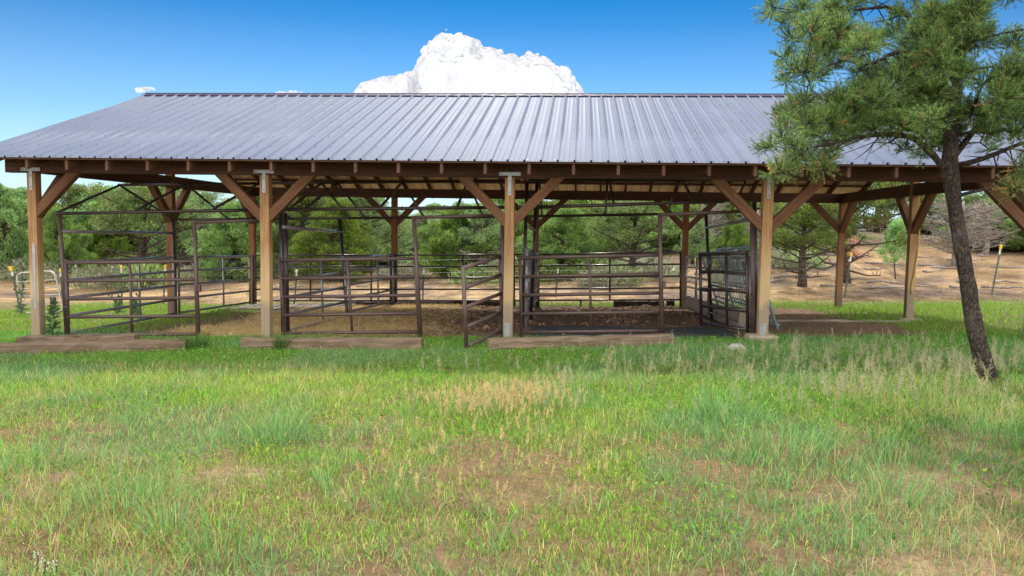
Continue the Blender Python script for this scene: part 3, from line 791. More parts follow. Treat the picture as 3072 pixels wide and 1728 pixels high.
for (b0, t0), (b1, t1) in zip(ends[:-1], ends[1:]):
    nseg = max(2, int((b1-b0).length/.16))
    b0 = Vector((b0.x, b0.y, gz(b0.x, b0.y))); b1 = Vector((b1.x, b1.y, gz(b1.x, b1.y)))
    for h in (.08, .2, .32, .44, .56, .68, .82, .98, 1.2):
        pts = []
        for q in range(5):
            P = b0.lerp(b1, q/4); pts.append(Vector((P.x, P.y-.025, gz(P.x, P.y)+h+random.uniform(-.006, .006))))
        wm.tube(pts, .0019, 3, False)
    for q in range(nseg):
        P = b0.lerp(b1, q/nseg); z = gz(P.x, P.y); wm.tube([(P.x, P.y-.025, z+.04), (P.x, P.y-.025, z+.98)], .0015, 3, False)
wm.build('wire_mesh', M['wire'], fen)
# lone post and leaning tube gate at the far left
lb = gp(62, 935); lt = at(33, 804, lb.y)
o = thing('fence_post', lb, 'leaning steel fence post with a yellow cap beside the pale tube gate', 'fence post')
d = lt-lb; MB().bar(lb-d*.05, lb+d*.82, .042, .014, (0, 1, 0)).build('stake', M['tpost'], o)
MB().bar(lb+d*.821, lb+d*.95, .044, .02, (0, 1, 0)).build('painted_tip', M['tpost_top'], o); MB().bar(lb+d*.93, lb+d*1.04, .09, .075, (0, 1, 0)).build('insulator_cap', M['yellow'], o, .012)
yg = gp(190, 945).y
gt = thing('tube_gate', foot(120, 940, yg), 'old pale galvanised tube gate with rounded corners behind the leftmost post', 'gate')
c4 = [at(48, 820, yg), at(163, 812, yg), at(192, 935, yg), at(70, 940, yg)]
def rounded(cs, r_):
    pts = []
    for k in range(4):
        P = cs[k]; A = (cs[k-1]-P).normalized(); B_ = (cs[(k+1) % 4]-P).normalized()
        for q in range(5):
            t = q/4; pts.append((P+A*r_).lerp(P, t).lerp(P.lerp(P+B_*r_, t), t))
    return pts+[pts[0], pts[1]]
MB().tube(rounded(c4, .16), .022, 8, False).build('gate_frame', M['galv_gate'], gt)
for f in (.22, .4, .58, .76): pipe(gt, 'rail', [c4[0].lerp(c4[3], f), c4[1].lerp(c4[2], f)], M['galv_gate'], .017)
#--PART2--
# ------------------------------------------------------------------ foliage helpers
def basis(d):
    """orthonormal frames for directions d (n,3)"""
    d = d/np.linalg.norm(d, axis=1, keepdims=True)
    ref = np.where(np.abs(d[:, 2:3]) < .9, np.array([[0, 0, 1.]]), np.array([[1., 0, 0]]))
    a = np.cross(d, ref); a /= np.linalg.norm(a, axis=1, keepdims=True)
    return d, a, np.cross(d, a)
def unit(n, rng): 
    v = rng.normal(size=(n, 3)); return v/np.linalg.norm(v, axis=1, keepdims=True)
def sprays(P, D, L, W, col, rng):
    """leaf sprays: bent diamonds, 2 triangles each"""
    d, a, b = basis(D); n = len(P)
    roll = rng.uniform(0, np.pi, n)[:, None]; s = a*np.cos(roll)+b*np.sin(roll); up = np.cross(d, s)
    L = L[:, None]; W = W[:, None]
    v = np.stack([P, P+d*L*.5+s*W*.5+up*W*.2, P+d*L, P+d*L*.5-s*W*.5+up*W*.2], 1).reshape(-1, 3)
    i = np.arange(n)[:, None]*4
    loops = (i+np.array([[0, 1, 2, 0, 2, 3]])).ravel()
    return v, loops, np.full(2*n, 3), np.repeat(col, 4, 0)
def needles(P, D, L, W, col, rng):
    d, a, b = basis(D); n = len(P)
    roll = rng.uniform(0, np.pi, n)[:, None]; s = (a*np.cos(roll)+b*np.sin(roll))*(W[:, None]/2)
    v = np.stack([P-s, P+s, P+d*L[:, None]], 1).reshape(-1, 3)
    return v, np.arange(3*n), np.full(n, 3), np.repeat(col, 3, 0)
def blades(P, h, wd, lean, bend, col, tipc, rng, yaw=None):
    """grass blades of two segments, 5 vertices each"""
    n = len(P); th = rng.uniform(0, 2*np.pi, n) if yaw is None else yaw
    o = np.c_[np.cos(th), np.sin(th), np.zeros(n)]; s = np.c_[-np.sin(th), np.cos(th), np.zeros(n)]
    # face each blade at random so flat sides turn every way
    fa = rng.uniform(0, 2*np.pi, n); s = np.c_[np.cos(fa), np.sin(fa), np.zeros(n)]
    z = np.array([[0, 0, 1.]]); h = h[:, None]; wd = wd[:, None]/2; lean = lean[:, None]; bend = bend[:, None]
    m = P + (o*np.sin(lean) + z*np.cos(lean))*h*.55
    t = m + (o*np.sin(lean+bend) + z*np.cos(lean+bend))*h*.45
    v = np.stack([P-s*wd, P+s*wd, m-s*wd*.75, m+s*wd*.75, t], 1).reshape(-1, 3)
    i = np.arange(n)[:, None]*5
    lo = np.concatenate([i+0, i+1, i+3, i+2, i+2, i+3, i+4], 1).ravel()
    sz = np.tile([4, 3], n)
    c = np.stack([col*.85, col*.85, col, col, tipc], 1).reshape(-1, 3)
    return v, lo, sz, c
def join(parts):
    vs, ls, ss, cs = [], [], [], []; k = 0
    for v, l, s, c in parts:
        vs.append(v); ls.append(np.asarray(l)+k); ss.append(s); cs.append(c); k += len(v)
    return np.concatenate(vs), np.concatenate(ls), np.concatenate(ss), np.concatenate(cs)
def jit_col(base, n, rng, v=.25, hue=.08):
    b = np.array(base)[None]*np.exp(rng.normal(0, v, (n, 1)))
    return np.clip(b*(1+rng.normal(0, hue, (n, 3))), 0.002, .95)
def pick(cols, wts, n, rng, v=.22, hue=.07):
    cols = np.array(cols); k = rng.choice(len(cols), n, p=np.array(wts)/sum(wts))
    b = cols[k]*np.exp(rng.normal(0, v, (n, 1))); return np.clip(b*(1+rng.normal(0, hue, (n, 3))), .002, .95)

# ------------------------------------------------------------------ background trees
def tree_meshes(name, seed, kind):
    """base tree about 4 m tall and 3.4 m wide: (trunk mesh, crown mesh)"""
    rng = np.random.default_rng(seed); rnd_ = random.Random(seed); random.seed(seed)
    H = 4.; tr = MB()
    lean = rnd_.uniform(-.25, .25)
    top = .86 if kind != 'sapling' else .95
    def axis_pt(f): return Vector((lean*f*f*1.1+.1*math.sin(f*5+seed), .08*math.sin(f*6+seed*2), H*f*top))
    r0 = {'juniper': .15, 'pinyon': .13, 'dead': .15, 'sapling': .055, 'open': .15}[kind]
    tr.tube([axis_pt(k/9)-Vector((0, 0, .15 if k == 0 else 0)) for k in range(10)], [r0*(1-.085*k)*(1.25 if k == 0 else 1) for k in range(10)], 8, True, .08)
    P, D, ctr = [], [], []
    nb = {'juniper': 56, 'pinyon': 50, 'dead': 46, 'sapling': 26, 'open': 30}[kind]
    lo = {'juniper': .05, 'pinyon': .12, 'dead': .3, 'sapling': .3, 'open': .26}[kind]
    def env(f):
        if kind == 'juniper': return 1.75*(math.sin(math.pi*min(1, .22+f*.80)))**.75
        if kind in ('pinyon', 'open'): return 1.85*(math.sin(math.pi*min(.97, .2+f*.76)))**.8
        if kind == 'sapling': return 1.35*(1-f)**.65+.15
        return 1.6*(1-.5*f)
    clumps = []
    for k in range(nb):
        f = lo+(1-lo)*((k+rnd_.random())/nb); th = k*2.399+rnd_.uniform(-.5, .5)
        R_ = env(f)*rnd_.uniform(.5, 1.22)
        b = axis_pt(max(.04, f-.12)); rise = {'juniper': .16, 'pinyon': .2, 'dead': .15, 'sapling': .5, 'open': rnd_.uniform(-.5, .9)}[kind]
        e = axis_pt(f)+Vector((math.cos(th)*R_, math.sin(th)*R_, rise*R_*rnd_.uniform(.2, 1)-.05))
        mid = b.lerp(e, .5)+Vector((rnd_.uniform(-.12, .12), rnd_.uniform(-.12, .12), -.06*R_+rnd_.uniform(-.1, .1)))
        tr.tube([b, mid, e], [r0*.34*(1.1-.5*f), r0*.2, .012], 5, False)
        nsub = 7 if kind == 'dead' else 3
        for q in range(nsub):
            t = rnd_.uniform(.35, 1); s0 = mid.lerp(e, t) if t > .5 else b.lerp(mid, t*2)
            s1 = s0+Vector((rnd_.uniform(-.5, .5), rnd_.uniform(-.5, .5), rnd_.uniform(-.22, .38)))*(1.2 if kind == 'dead' else .8)
            s15 = s0.lerp(s1, .5)+Vector((rnd_.uniform(-.06, .06), rnd_.uniform(-.06, .06), rnd_.uniform(-.05, .07)))
            tr.tube([s0, s15, s1], [.018, .012, .005], 4, False)
            if kind == 'dead':
                for _ in range(3):
                    s2 = s1.lerp(s0, rnd_.uniform(0, .6)); s3 = s2+Vector((rnd_.uniform(-.3, .3), rnd_.uniform(-.3, .3), rnd_.uniform(-.2, .2)))
                    tr.tube([s2, s3], [.009, .003], 3, False)
            elif kind != 'open' or f > .52: clumps.append((s1, rnd_.uniform(.11, .23)))
        if kind != 'dead' and (kind != 'open' or f > .52):
            clumps.append((e, rnd_.uniform(.16, .34))); clumps.append((mid.lerp(e, .5), rnd_.uniform(.15, .28)))
    if kind != 'dead':
        for q in range(9):
            c_ = axis_pt(.9)+Vector((rnd_.uniform(-.5, .5), rnd_.uniform(-.5, .5), rnd_.uniform(-.15, .45)))
            clumps.append((c_, rnd_.uniform(.08, .18))); clumps.append((c_-Vector((0, 0, .2)), .18))
            tr.tube([axis_pt(.7), c_], [.03, .008], 4, False)
    trunk = tr.mesh(name+'_trunk', M['deadwood'] if kind == 'dead' else M['bark_far'], Vector((0, 0, 0)))
    if kind == 'dead': return trunk, None
    parts = []
    for c, r in clumps:
        n = int((260 if kind == 'juniper' else 190 if kind == 'pinyon' else 210)*(r/.3)**1.8)
        u = unit(n, rng); rr = r*rng.uniform(.25, 1.08, (n, 1))**.6
        p = np.array(c)[None] + u*rr*np.array([[1.08, 1.08, .82]])
        d = u*.8+np.array([[0, 0, .75 if kind != 'pinyon' else .4]])+rng.normal(0, .35, (n, 3))
        base = rnd_.uniform(.8, 1.2)
        if kind == 'juniper': col = pick([(.085*base, .15*base, .035), (.12*base, .19*base, .04), (.06, .115, .035)], (5, 3, 2), n, rng)
        elif kind == 'sapling': col = pick([(.12, .21, .05), (.16, .26, .06), (.08, .16, .045)], (4, 3, 2), n, rng)
        else: col = pick([(.075*base, .12*base, .035), (.10*base, .15*base, .04), (.13, .13, .06)], (5, 3, 1), n, rng)
        parts.append(sprays(p, d, rng.uniform(.07, .16, n), rng.uniform(.022, .05, n), col, rng))
    v, l, s, c = join(parts)
    crown = np_mesh(name+'_crown', v, l, s, M['leaf'], c, parent=False)
    return trunk, crown
protos = {}
for kind, seeds in (('juniper', (1, 2, 3, 4)), ('pinyon', (5, 6, 7)), ('open', (8, 9)), ('dead', (10, 11)), ('sapling', (12,))):
    for q, sd in enumerate(seeds): protos[(kind, q)] = tree_meshes(kind, sd, kind)
random.seed(7)
def tree(kind, q, P, h, wd, rot, label, name, group='juniper and pinyon trees behind the shelter', cat='tree'):
    """P ground point, h height, wd crown width"""
    tm, cm = protos[(kind, q)]
    t = thing(name, (P.x, P.y, gz(P.x, P.y)-.03), label, cat, group)
    t.rotation_euler = (0, 0, rot); t.scale = (wd/3.5, wd/3.5, h/4.)
    a = bpy.data.objects.new('trunk', tm); COL.objects.link(a); a.parent = t
    if cm is not None:
        b = bpy.data.objects.new('crown', cm); COL.objects.link(b); b.parent = t
    return t
def tpx(kind, q, u, top, wpx, y, label, name='juniper_tree', **kw):
    """tree at image column u with its top at image row top (display pixels of a 2576 wide view), at distance y"""
    s = 3072/2576; wpx *= 1.22; top -= (26 if u < 1760 else 12); u *= s; top *= s; wpx *= s
    P = at(u, 700, y); T = at(u, top, y); z0 = gz(P.x, P.y)
    return tree(kind, q, P, max(1., T.z-z0), wpx/FPX*y, random.uniform(0, 6.28), label, name, **kw)
J, PN, OP, DD, SP = 'juniper', 'pinyon', 'open', 'dead', 'sapling'
NB = 'juniper_tree'; NP = 'pinyon_tree'; ND = 'dead_tree'
tpx(J, 0, 8, 462, 150, 29, 'dense green juniper filling the left edge of the view beyond the shelter')
tpx(J, 1, 82, 500, 130, 33, 'bushy juniper showing left of the leftmost timber post')
tpx(J, 2, 150, 530, 120, 29, 'low bright juniper just right of the leftmost timber post')
tpx(PN, 0, 215, 468, 190, 38, 'grey-green pinyon above the left end of the pipe header', NP)
tpx(OP, 0, 352, 455, 250, 30, 'spreading pinyon with bare grey lower limbs behind the left stall', NP)
tpx(J, 3, 300, 490, 170, 36, 'tall olive juniper behind the spreading pinyon of the left stall')
tpx(PN, 1, 455, 450, 190, 37, 'pinyon rising behind the left mid gable post', NP)
tpx(J, 0, 585, 510, 165, 29.5, 'bright green juniper between the left mid gable post and the second front post')
tpx(J, 2, 660, 470, 150, 35, 'juniper behind the second front post')
tpx(PN, 2, 755, 470, 190, 33, 'dark pinyon seen above the middle divider of the left stalls', NP)
tpx(J, 1, 835, 505, 170, 29, 'light green juniper behind the divider of the middle stall')
tpx(PN, 0, 905, 480, 190, 33.5, 'pinyon directly left of the second rear post', NP)
tpx(J, 3, 965, 540, 110, 37, 'juniper framed by the second rear post and its knee brace')
tpx(PN, 1, 1075, 548, 130, 40, 'short pinyon under the pale sky gap of the middle stall', NP)
tpx(J, 2, 1150, 525, 160, 31, 'vivid green juniper left of the middle front post')
tpx(OP, 1, 1215, 515, 150, 30, 'twiggy greyish juniper beside the middle front post')
tpx(J, 0, 1310, 500, 120, 36, 'juniper behind the middle front post')
tpx(J, 1, 1415, 525, 160, 30, 'green juniper right of the third rear post')
tpx(PN, 2, 1505, 505, 140, 36, 'pinyon peeking between the two junipers of the right stall', NP)
tpx(OP, 0, 1590, 500, 210, 29, 'broad pinyon with a dark trunk centred behind the right stall panel', NP)
tpx(J, 3, 1690, 520, 110, 38, 'juniper left of the fourth rear post')
tpx(PN, 0, 1745, 560, 70, 33, 'small pinyon right of the fourth rear post', NP)
tpx(J, 2, 1850, 555, 100, 29, 'round green juniper above the feeder panels')
tpx(OP, 1, 2022, 492, 215, 25.6, 'bare limbed juniper right of the fourth front post', 'juniper_tree')
tpx(OP, 1, 2133, 440, 190, 26.6, 'tall dark limbed pinyon behind the last rear post', NP)
tpx(OP, 1, 2235, 420, 200, 40, 'green pinyon crown showing through the gable beams at the right', NP)
tpx(SP, 0, 2256, 560, 92, 27.5, 'small light green pine sapling on the dirt slope', 'pine_sapling', group=None)
tpx(DD, 0, 2410, 490, 190, 31, 'dead grey twiggy tree behind the leaning pine trunk', ND, group='dead grey trees')
tpx(DD, 1, 2480, 500, 150, 35, 'dead grey tree with long drooping limbs at the right edge', ND, group='dead grey trees')
tpx(DD, 1, 1195, 560, 110, 31, 'dead grey tree half hidden beside the twiggy juniper', ND, group='dead grey trees')
tpx(DD, 0, 1905, 520, 120, 34, 'dead twiggy tree behind the fourth front post', ND, group='dead grey trees')
tpx(J, 1, 2552, 520, 130, 36, 'dark juniper on the slope at the right edge of the view')
tpx(J, 3, 2470, 600, 90, 44, 'small juniper on the crest between the dead trees')
tpx(J, 0, 2330, 590, 90, 45, 'low juniper on the crest right of the pine sapling')
tpx(PN, 2, 2180, 565, 70, 48, 'little pinyon on the crest left of the pine sapling', NP)
tpx(DD, 0, 1790, 500, 90, 36, 'slender bare tree against the pale gap right of the fourth rear post', ND, group='dead grey trees')
tpx(PN, 1, 2335, 478, 150, 47, 'tall pinyon beyond the crest between the right gable posts and the leaning trunk', NP)
tpx(J, 2, 2448, 492, 130, 50, 'tall juniper beyond the crest right of the leaning trunk')
tpx(PN, 0, 2535, 470, 150, 46, 'tall pinyon beyond the crest at the far right edge', NP)
tpx(PN, 2, 2070, 500, 120, 45, 'pinyon beyond the crest between the last rear post and the fourth front post', NP)
# small far trees of the woodland, nothing tells them apart
k = 0
for u in range(-260, 2700, 34):
    uu = u+random.uniform(-30, 30); y = random.uniform(36, 74)
    if 1000 < uu < 1080 and random.random() < .7: continue
    lowgap = (1740 < uu < 1840) or (2060 < uu < 2480)
    if lowgap and random.random() < .9: continue
    top = random.uniform(535, 585) if lowgap else random.uniform(468, 565)
    kd, q = random.choice(((J, 0), (J, 1), (J, 2), (J, 3), (PN, 0), (PN, 1), (PN, 2)))
    tpx(kd, q, uu, top+ (y-42)*.3, random.uniform(150, 230)*46/y, y, 'small far green tree in the woodland beyond the nearer junipers', 'far_tree', group='small far trees of the woodland')
for u in (1810, 1778, 2205, 2380):
    tm, cm = protos[(OP, u % 2)]
    s = 3072/2576; y = 46+u % 7; P = at(u*s, 690, y)
    t = thing('pine_tree', (P.x, P.y, gz(P.x, P.y)), {1810: 'tall thin far pine trunk right of the fourth rear post', 1778: 'thin far pine trunk crossing the pale gap beside the fourth rear post', 2205: 'far reddish pine trunk above the pine sapling', 2380: 'far pine trunk hidden behind the leaning foreground trunk'}[u], 'tree', 'tall thin far pines')
    MB().tube([(P.x, P.y, t.location.z-.2), (P.x+.1, P.y, t.location.z+3), (P.x+.05, P.y, t.location.z+6.5)], [.2, .16, .1], 8, True, .06).build('trunk', M['bark_far'], t)
    b = bpy.data.objects.new('crown', protos[(PN, u % 3)][1]); COL.objects.link(b); b.parent = t; b.location = (0, 0, 4.2); b.scale = (1., 1., .75)
# low scrub under the trees
def shrub_mesh(seed, grey):
    rng = np.random.default_rng(seed); n = 1500
    u = unit(n, rng); u[:, 2] = np.abs(u[:, 2]); p = u*rng.uniform(.3, 1, (n, 1))**.5*np.array([[.6, .6, .55]])
    p *= (.75+.5*vnoise(u[:, 0]*3+9, u[:, 1]*3+u[:, 2]*4, seed))[:, None]
    col = pick([(.17, .19, .12), (.13, .16, .08), (.2, .19, .15)] if grey else [(.09, .15, .04), (.13, .19, .05), (.16, .16, .09)], (4, 3, 2), n, rng)
    v, l, s, c = sprays(p, u*.7+np.array([[0, 0, .8]])+rng.normal(0, .3, (n, 3)), rng.uniform(.06, .16, n), rng.uniform(.015, .04, n), col, rng)
    cm = np_mesh('shrub_leaves', v, l, s, M['leaf'], c, parent=False)
    random.seed(seed); tb = MB()
    for k in range(16):
        th = random.uniform(0, 6.28); e = Vector((math.cos(th)*random.uniform(.2, .62), math.sin(th)*random.uniform(.2, .62), random.uniform(.15, .6)))
        tb.tube([(0, 0, -.03), e*.5+Vector((0, 0, .05)), e], [.02, .012, .004], 4, False)
    return tb.mesh('shrub_stems', M['bark_far' if not grey else 'deadwood'], Vector((0, 0, 0))), cm
shr = [shrub_mesh(21, True), shrub_mesh(22, False), shrub_mesh(23, True)]
random.seed(5)
for k in range(80):
    u = random.uniform(-60, 2576); y = random.uniform(26.5, 38)
    if 2020 < u: 
        if random.random() < .75: continue
        y = random.uniform(42, 50)
    P = at(u*3072/2576, 720, y); q = k % 3
    t = thing('shrub', (P.x, P.y, gz(P.x, P.y)), 'low scrubby bush on the dirt under the trees', 'shrub', 'low scrub under the trees')
    sc = random.uniform(.7, 1.7); t.scale = (sc*1.25, sc*1.25, sc*.85); t.rotation_euler = (0, 0, random.uniform(0, 6))
    a = bpy.data.objects.new('stems', shr[q][0]); COL.objects.link(a); a.parent = t
    b = bpy.data.objects.new('leaves', shr[q][1]); COL.objects.link(b); b.parent = t
# rusty dead brush left of the sapling
P = at(2556, 700, 33); t = thing('dead_bush', (P.x, P.y, gz(P.x, P.y)), 'rust brown dead bush beside the dark limbed pinyon trunk', 'bush')
a = bpy.data.objects.new('stems', shr[0][0]); COL.objects.link(a); a.parent = t
rng = np.random.default_rng(77); n = 900; u_ = unit(n, rng); u_[:, 2] = abs(u_[:, 2])
v, l, s, c = sprays(u_*rng.uniform(.3, 1, (n, 1))*np.array([[.5, .5, .9]]), u_+np.array([[0, 0, .6]]), rng.uniform(.05, .12, n), rng.uniform(.015, .03, n), pick([(.25, .1, .05), (.18, .07, .04)], (1, 1), n, rng), rng)
np_mesh('leaves', v, l, s, M['leaf'], c, parent=t); t.scale = (.9, .9, 1.1)

# ------------------------------------------------------------------ horse on the crest
def horse():
    P = at(2628, 715, 47); z = gz(P.x, P.y); s = .56
    t = thing('horse', (P.x, P.y, z), 'reddish brown horse grazing on the crest behind the pine sapling', 'horse')
    jt = {'rump': (-.95, 0, 1.38, .30), 'loin': (-.5, 0, 1.40, .31), 'belly': (0, 0, 1.3, .34), 'chest': (.55, 0, 1.28, .31), 'neck0': (.85, 0, 1.3, .22), 'neck1': (1.2, 0, 1.0, .15), 'poll': (1.5, 0, .72, .12), 'face': (1.62, 0, .5, .10), 'muz': (1.7, 0, .28, .075),
          'tail0': (-1.22, 0, 1.35, .07)}
    ed = [('rump', 'loin'), ('loin', 'belly'), ('belly', 'chest'), ('chest', 'neck0'), ('neck0', 'neck1'), ('neck1', 'poll'), ('poll', 'face'), ('face', 'muz')]
    for sd, sy in (('l', .17), ('r', -.17)):
        jt['st'+sd] = (-.92, sy, .98, .17); jt['hk'+sd] = (-1.08, sy, .55, .085); jt['hf'+sd] = (-1.0, sy, .1, .055); jt['hh'+sd] = (-.95, sy, .0, .075)
        ed += [('rump', 'st'+sd), ('st'+sd, 'hk'+sd), ('hk'+sd, 'hf'+sd), ('hf'+sd, 'hh'+sd)]
        dx = .12 if sd == 'l' else -.08
        jt['el'+sd] = (.58, sy, .92, .13); jt['kn'+sd] = (.6+dx, sy, .5, .075); jt['ff'+sd] = (.6+dx, sy, .1, .05); jt['fh'+sd] = (.64+dx, sy, 0, .07)
        ed += [('chest', 'el'+sd), ('el'+sd, 'kn'+sd), ('kn'+sd, 'ff'+sd), ('ff'+sd, 'fh'+sd)]
        jt['ea'+sd] = (1.46, sy*.4, .9, .03); ed.append(('poll', 'ea'+sd))
    names = [n_ for n_ in jt if n_ != 'tail0']; me = bpy.data.meshes.new('horse_body')
    me.from_pydata([tuple(c_*s for c_ in jt[n_][:3]) for n_ in names], [(names.index(a), names.index(b)) for a, b in ed], [])
    b = bpy.data.objects.new('body', me); COL.objects.link(b); b.parent = t; me.materials.append(M['hide'])
    sk_ = b.modifiers.new('skin', 'SKIN'); 
    for k_, n_ in enumerate(names): r = jt[n_][3]*s; me.skin_vertices[0].data[k_].radius = (r, r)
    me.skin_vertices[0].data[0].use_root = True
    b.modifiers.new('sub', 'SUBSURF').render_levels = 1
    MB().tube([Vector((-1.2*s, 0, 1.45*s))+t.location, Vector((-1.36*s, 0, 1.2*s))+t.location, Vector((-1.34*s, 0, .6*s))+t.location], [.05*s, .09*s, .04*s], 7).build('tail', M['hair'], t)
    mn = MB()
    for k_ in range(9):
        f = k_/8; q = Vector((.85, 0, 1.52)).lerp(Vector((1.48, 0, .86)), f)*s+t.location
        mn.blob(q, .09*s, .05*s, .11*s, 6, 4)
    mn.build('mane', M['hair'], t)
    t.rotation_euler = (0, 0, R(8))
horse()

# fallen branches on the slope
random.seed(9)
for k in range(52):
    u = random.uniform(2040, 3060) if k < 38 else random.uniform(700, 2040); v = random.uniform(745, 868)
    P = gp(u, v, 20); 
    if P.y > 60: continue
    L_ = random.uniform(.5, 1.9); th = random.uniform(-.5, .5); pts = []
    for q in range(6):
        x = P.x+(q/5-.5)*L_*math.cos(th); y = P.y+(q/5-.5)*L_*math.sin(th)+random.uniform(-.05, .05)
        pts.append((x, y, gz(x, y)+.025+random.uniform(0, .05)))
    mb = MB().tube(pts, [.042, .04, .034, .028, .02, .008], 5, True, .15)
    for q in range(2):
        a = Vector(pts[random.randint(1, 4)]); mb.tube([a, a+Vector((random.uniform(-.3, .3), random.uniform(-.3, .3), random.uniform(.02, .16)))], [.014, .004], 4, False)
    tag(mb.build('fallen_branch', M['deadwood']), 'bare grey fallen branch lying on the dirt beyond the shelter', 'branch', 'fallen branches on the dirt slope')
#--PART3--
# ------------------------------------------------------------------ leaning foreground pine
rng = np.random.default_rng(101); random.seed(101)
S = 3072/2576
base = gp(2490*S, 965*S); yt = base.y
tpts = [(2512, 985, 0), (2488, 955, .0), (2468, 885, .02), (2447, 795, .05), (2432, 700, .08), (2415, 600, .1), (2402, 520, .12), (2393, 450, .14), (2390, 395, .16), (2396, 320, .2), (2408, 220, .25), (2420, 110, .28), (2428, 0, .3), (2425, -120, .3), (2420, -260, .25)]
pine = thing('leaning_pine', (base.x, base.y, gz(base.x, base.y)-.02), 'leaning foreground pine with rough grey trunk and needle crown overhanging the metal roof', 'tree')
TP = [at(u*S, v*S, yt+dy) for u, v, dy in tpts]
TR = [.112, .09, .078, .073, .07, .067, .065, .072, .071, .06, .052, .042, .032, .022, .012]
# bark: closely ringed trunk with knots and ridges
def smooth_path(pts, rad, sub=9):
    out, ro = [], []
    for k in range(len(pts)-1):
        p0 = pts[max(0, k-1)]; p1 = pts[k]; p2 = pts[k+1]; p3 = pts[min(len(pts)-1, k+2)]
        for q in range(sub):
            t = q/sub
            out.append(.5*((2*p1)+(p2-p0)*t+(2*p0-5*p1+4*p2-p3)*t*t+(3*p1-p0-3*p2+p3)*t**3)); ro.append(rad[k]*(1-t)+rad[k+1]*t)
    out.append(pts[-1]); ro.append(rad[-1]); return out, ro
SP_, SR_ = smooth_path(TP, TR, 9)
mb = MB(); nseg = 30; prev = None
for i_, P in enumerate(SP_):
    a = (SP_[min(i_+1, len(SP_)-1)]-SP_[max(0, i_-1)]).normalized(); s1 = Vector((1, 0, 0)); s1 = (s1-a*s1.dot(a)).normalized(); s2 = a.cross(s1)
    for k in range(nseg):
        th = 2*math.pi*k/nseg
        nz = float(vnoise(np.array([th*2.6]), np.array([i_*.33]), 3))-.5 + .6*(float(vnoise(np.array([th*5.5]), np.array([i_*.8]), 8))-.5)
        flare = 1+.35*max(0, 1-i_/9)*(.5+.5*math.sin(th*4+1))
        rr = SR_[i_]*(1+.13*nz)*flare
        mb.v.append(P+s1*math.cos(th)*rr+s2*math.sin(th)*rr); mb.g.append((0, 0, 0))
for i_ in range(len(SP_)-1):
    for k in range(nseg):
        A = i_*nseg+k; B_ = i_*nseg+(k+1) % nseg; mb.f.append((A, B_, B_+nseg, A+nseg)); mb.smooth.append(True)
for f, th in ((16, -1.6), (27, -1.2), (36, -2.2), (44, -1.5)):
    P = SP_[f]; mb.blob(P+Vector((math.cos(th), math.sin(th), 0))*SR_[f]*.92, .035, .03, .045, 8, 6, .15)
mb.build('trunk', M['bark'], pine)
# needle clumps, from their place against the sky and roof: (x, y, radius) in a 2.787x view of the upper right of the photo
CL = [(330,60,60),(290,140,40),(420,170,100),(560,80,110),(650,230,140),(480,320,90),(800,110,140),(900,250,150),(750,370,150),(930,410,140),(430,480,80),(480,580,80),(440,680,60),(640,500,120),(700,640,90),(600,600,100),(820,540,90),
 (1120,370,150),(1000,40,110),(1250,320,100),(1560,320,180),(1700,150,200),(1800,380,190),(1650,480,170),(1900,200,190),(1750,590,150),(2000,80,170),(2050,330,160),(1480,440,110),
 (1090,600,130),(1250,620,130),(1150,740,150),(1000,830,140),(850,900,160),(600,850,120),(480,920,110),(390,960,55),(450,1040,100),(620,1000,150),(820,1050,150),(1000,950,150),(1200,850,160),(1350,700,130),(1450,610,120),(1500,780,160),(1350,950,140),(1550,900,150),(1700,780,150),(1650,980,140),(1150,1000,130),(1300,1040,100),
 (250,1240,45),(320,1220,60),(420,1150,75),(500,1220,90),(560,1300,100),(480,1400,90),(650,1350,100),(800,1330,85),(400,1430,70),(330,1450,50),(740,1400,80),(780,1230,85),(950,1120,100),(640,1150,90),
 (1750,1100,120),(1850,1150,110),(1700,1220,100),(1600,1150,90),(1800,1000,130),(1560,1300,55),(1420,1250,45),
 (1050,1090,90),(1180,1085,90),(1420,1060,90),(1500,1080,90),(1300,1130,60),(900,1180,70),(1400,560,120),(1600,650,140),(1900,620,140),(1330,230,90),(1400,130,80),(2000,930,140),(2150,980,150),(2250,820,150),(2300,600,150),(2100,690,110),(2350,350,130),(2400,1000,140),(2350,1130,100),(2150,1120,90),(2350,700,150),(2420,850,150),(2390,1380,55),(2140,1250,45),(2335,1570,85),(2450,1560,90),
 (2600,600,190),(2600,900,190),(2650,300,190),(2560,1250,120),(1500,-150,190),(1100,-120,170),(1900,-200,210),(2300,-150,190),(1700,-400,210),(1300,-350,170),(2100,-400,190),(700,-90,120),(1750,-600,170)]
skel = [(SP_[k], SR_[k]) for k in range(54, len(SP_), 3)]
br = MB(); nodes = [(p, 0) for p, r in skel]
cl = []
for cx, cy, r in CL:
    for rep in range(2 if r > 135 else 1):
        y = yt+.16+random.uniform(-1.05, 1.0)*(.55+.45*min(1, r/150)) + (.0 if rep == 0 else random.uniform(-.5, .6))
        jx, jy = (random.uniform(-.3, .3)*r, random.uniform(-.3, .3)*r) if rep else (0, 0)
        C_ = at(2200+(cx+jx)/2.787, (cy+jy)/2.787, y); cl.append((C_, r/2.787/FPX*y*(1. if rep == 0 else .8), y, cy))
cl.sort(key=lambda q: min((q[0]-p).length for p, _ in skel))
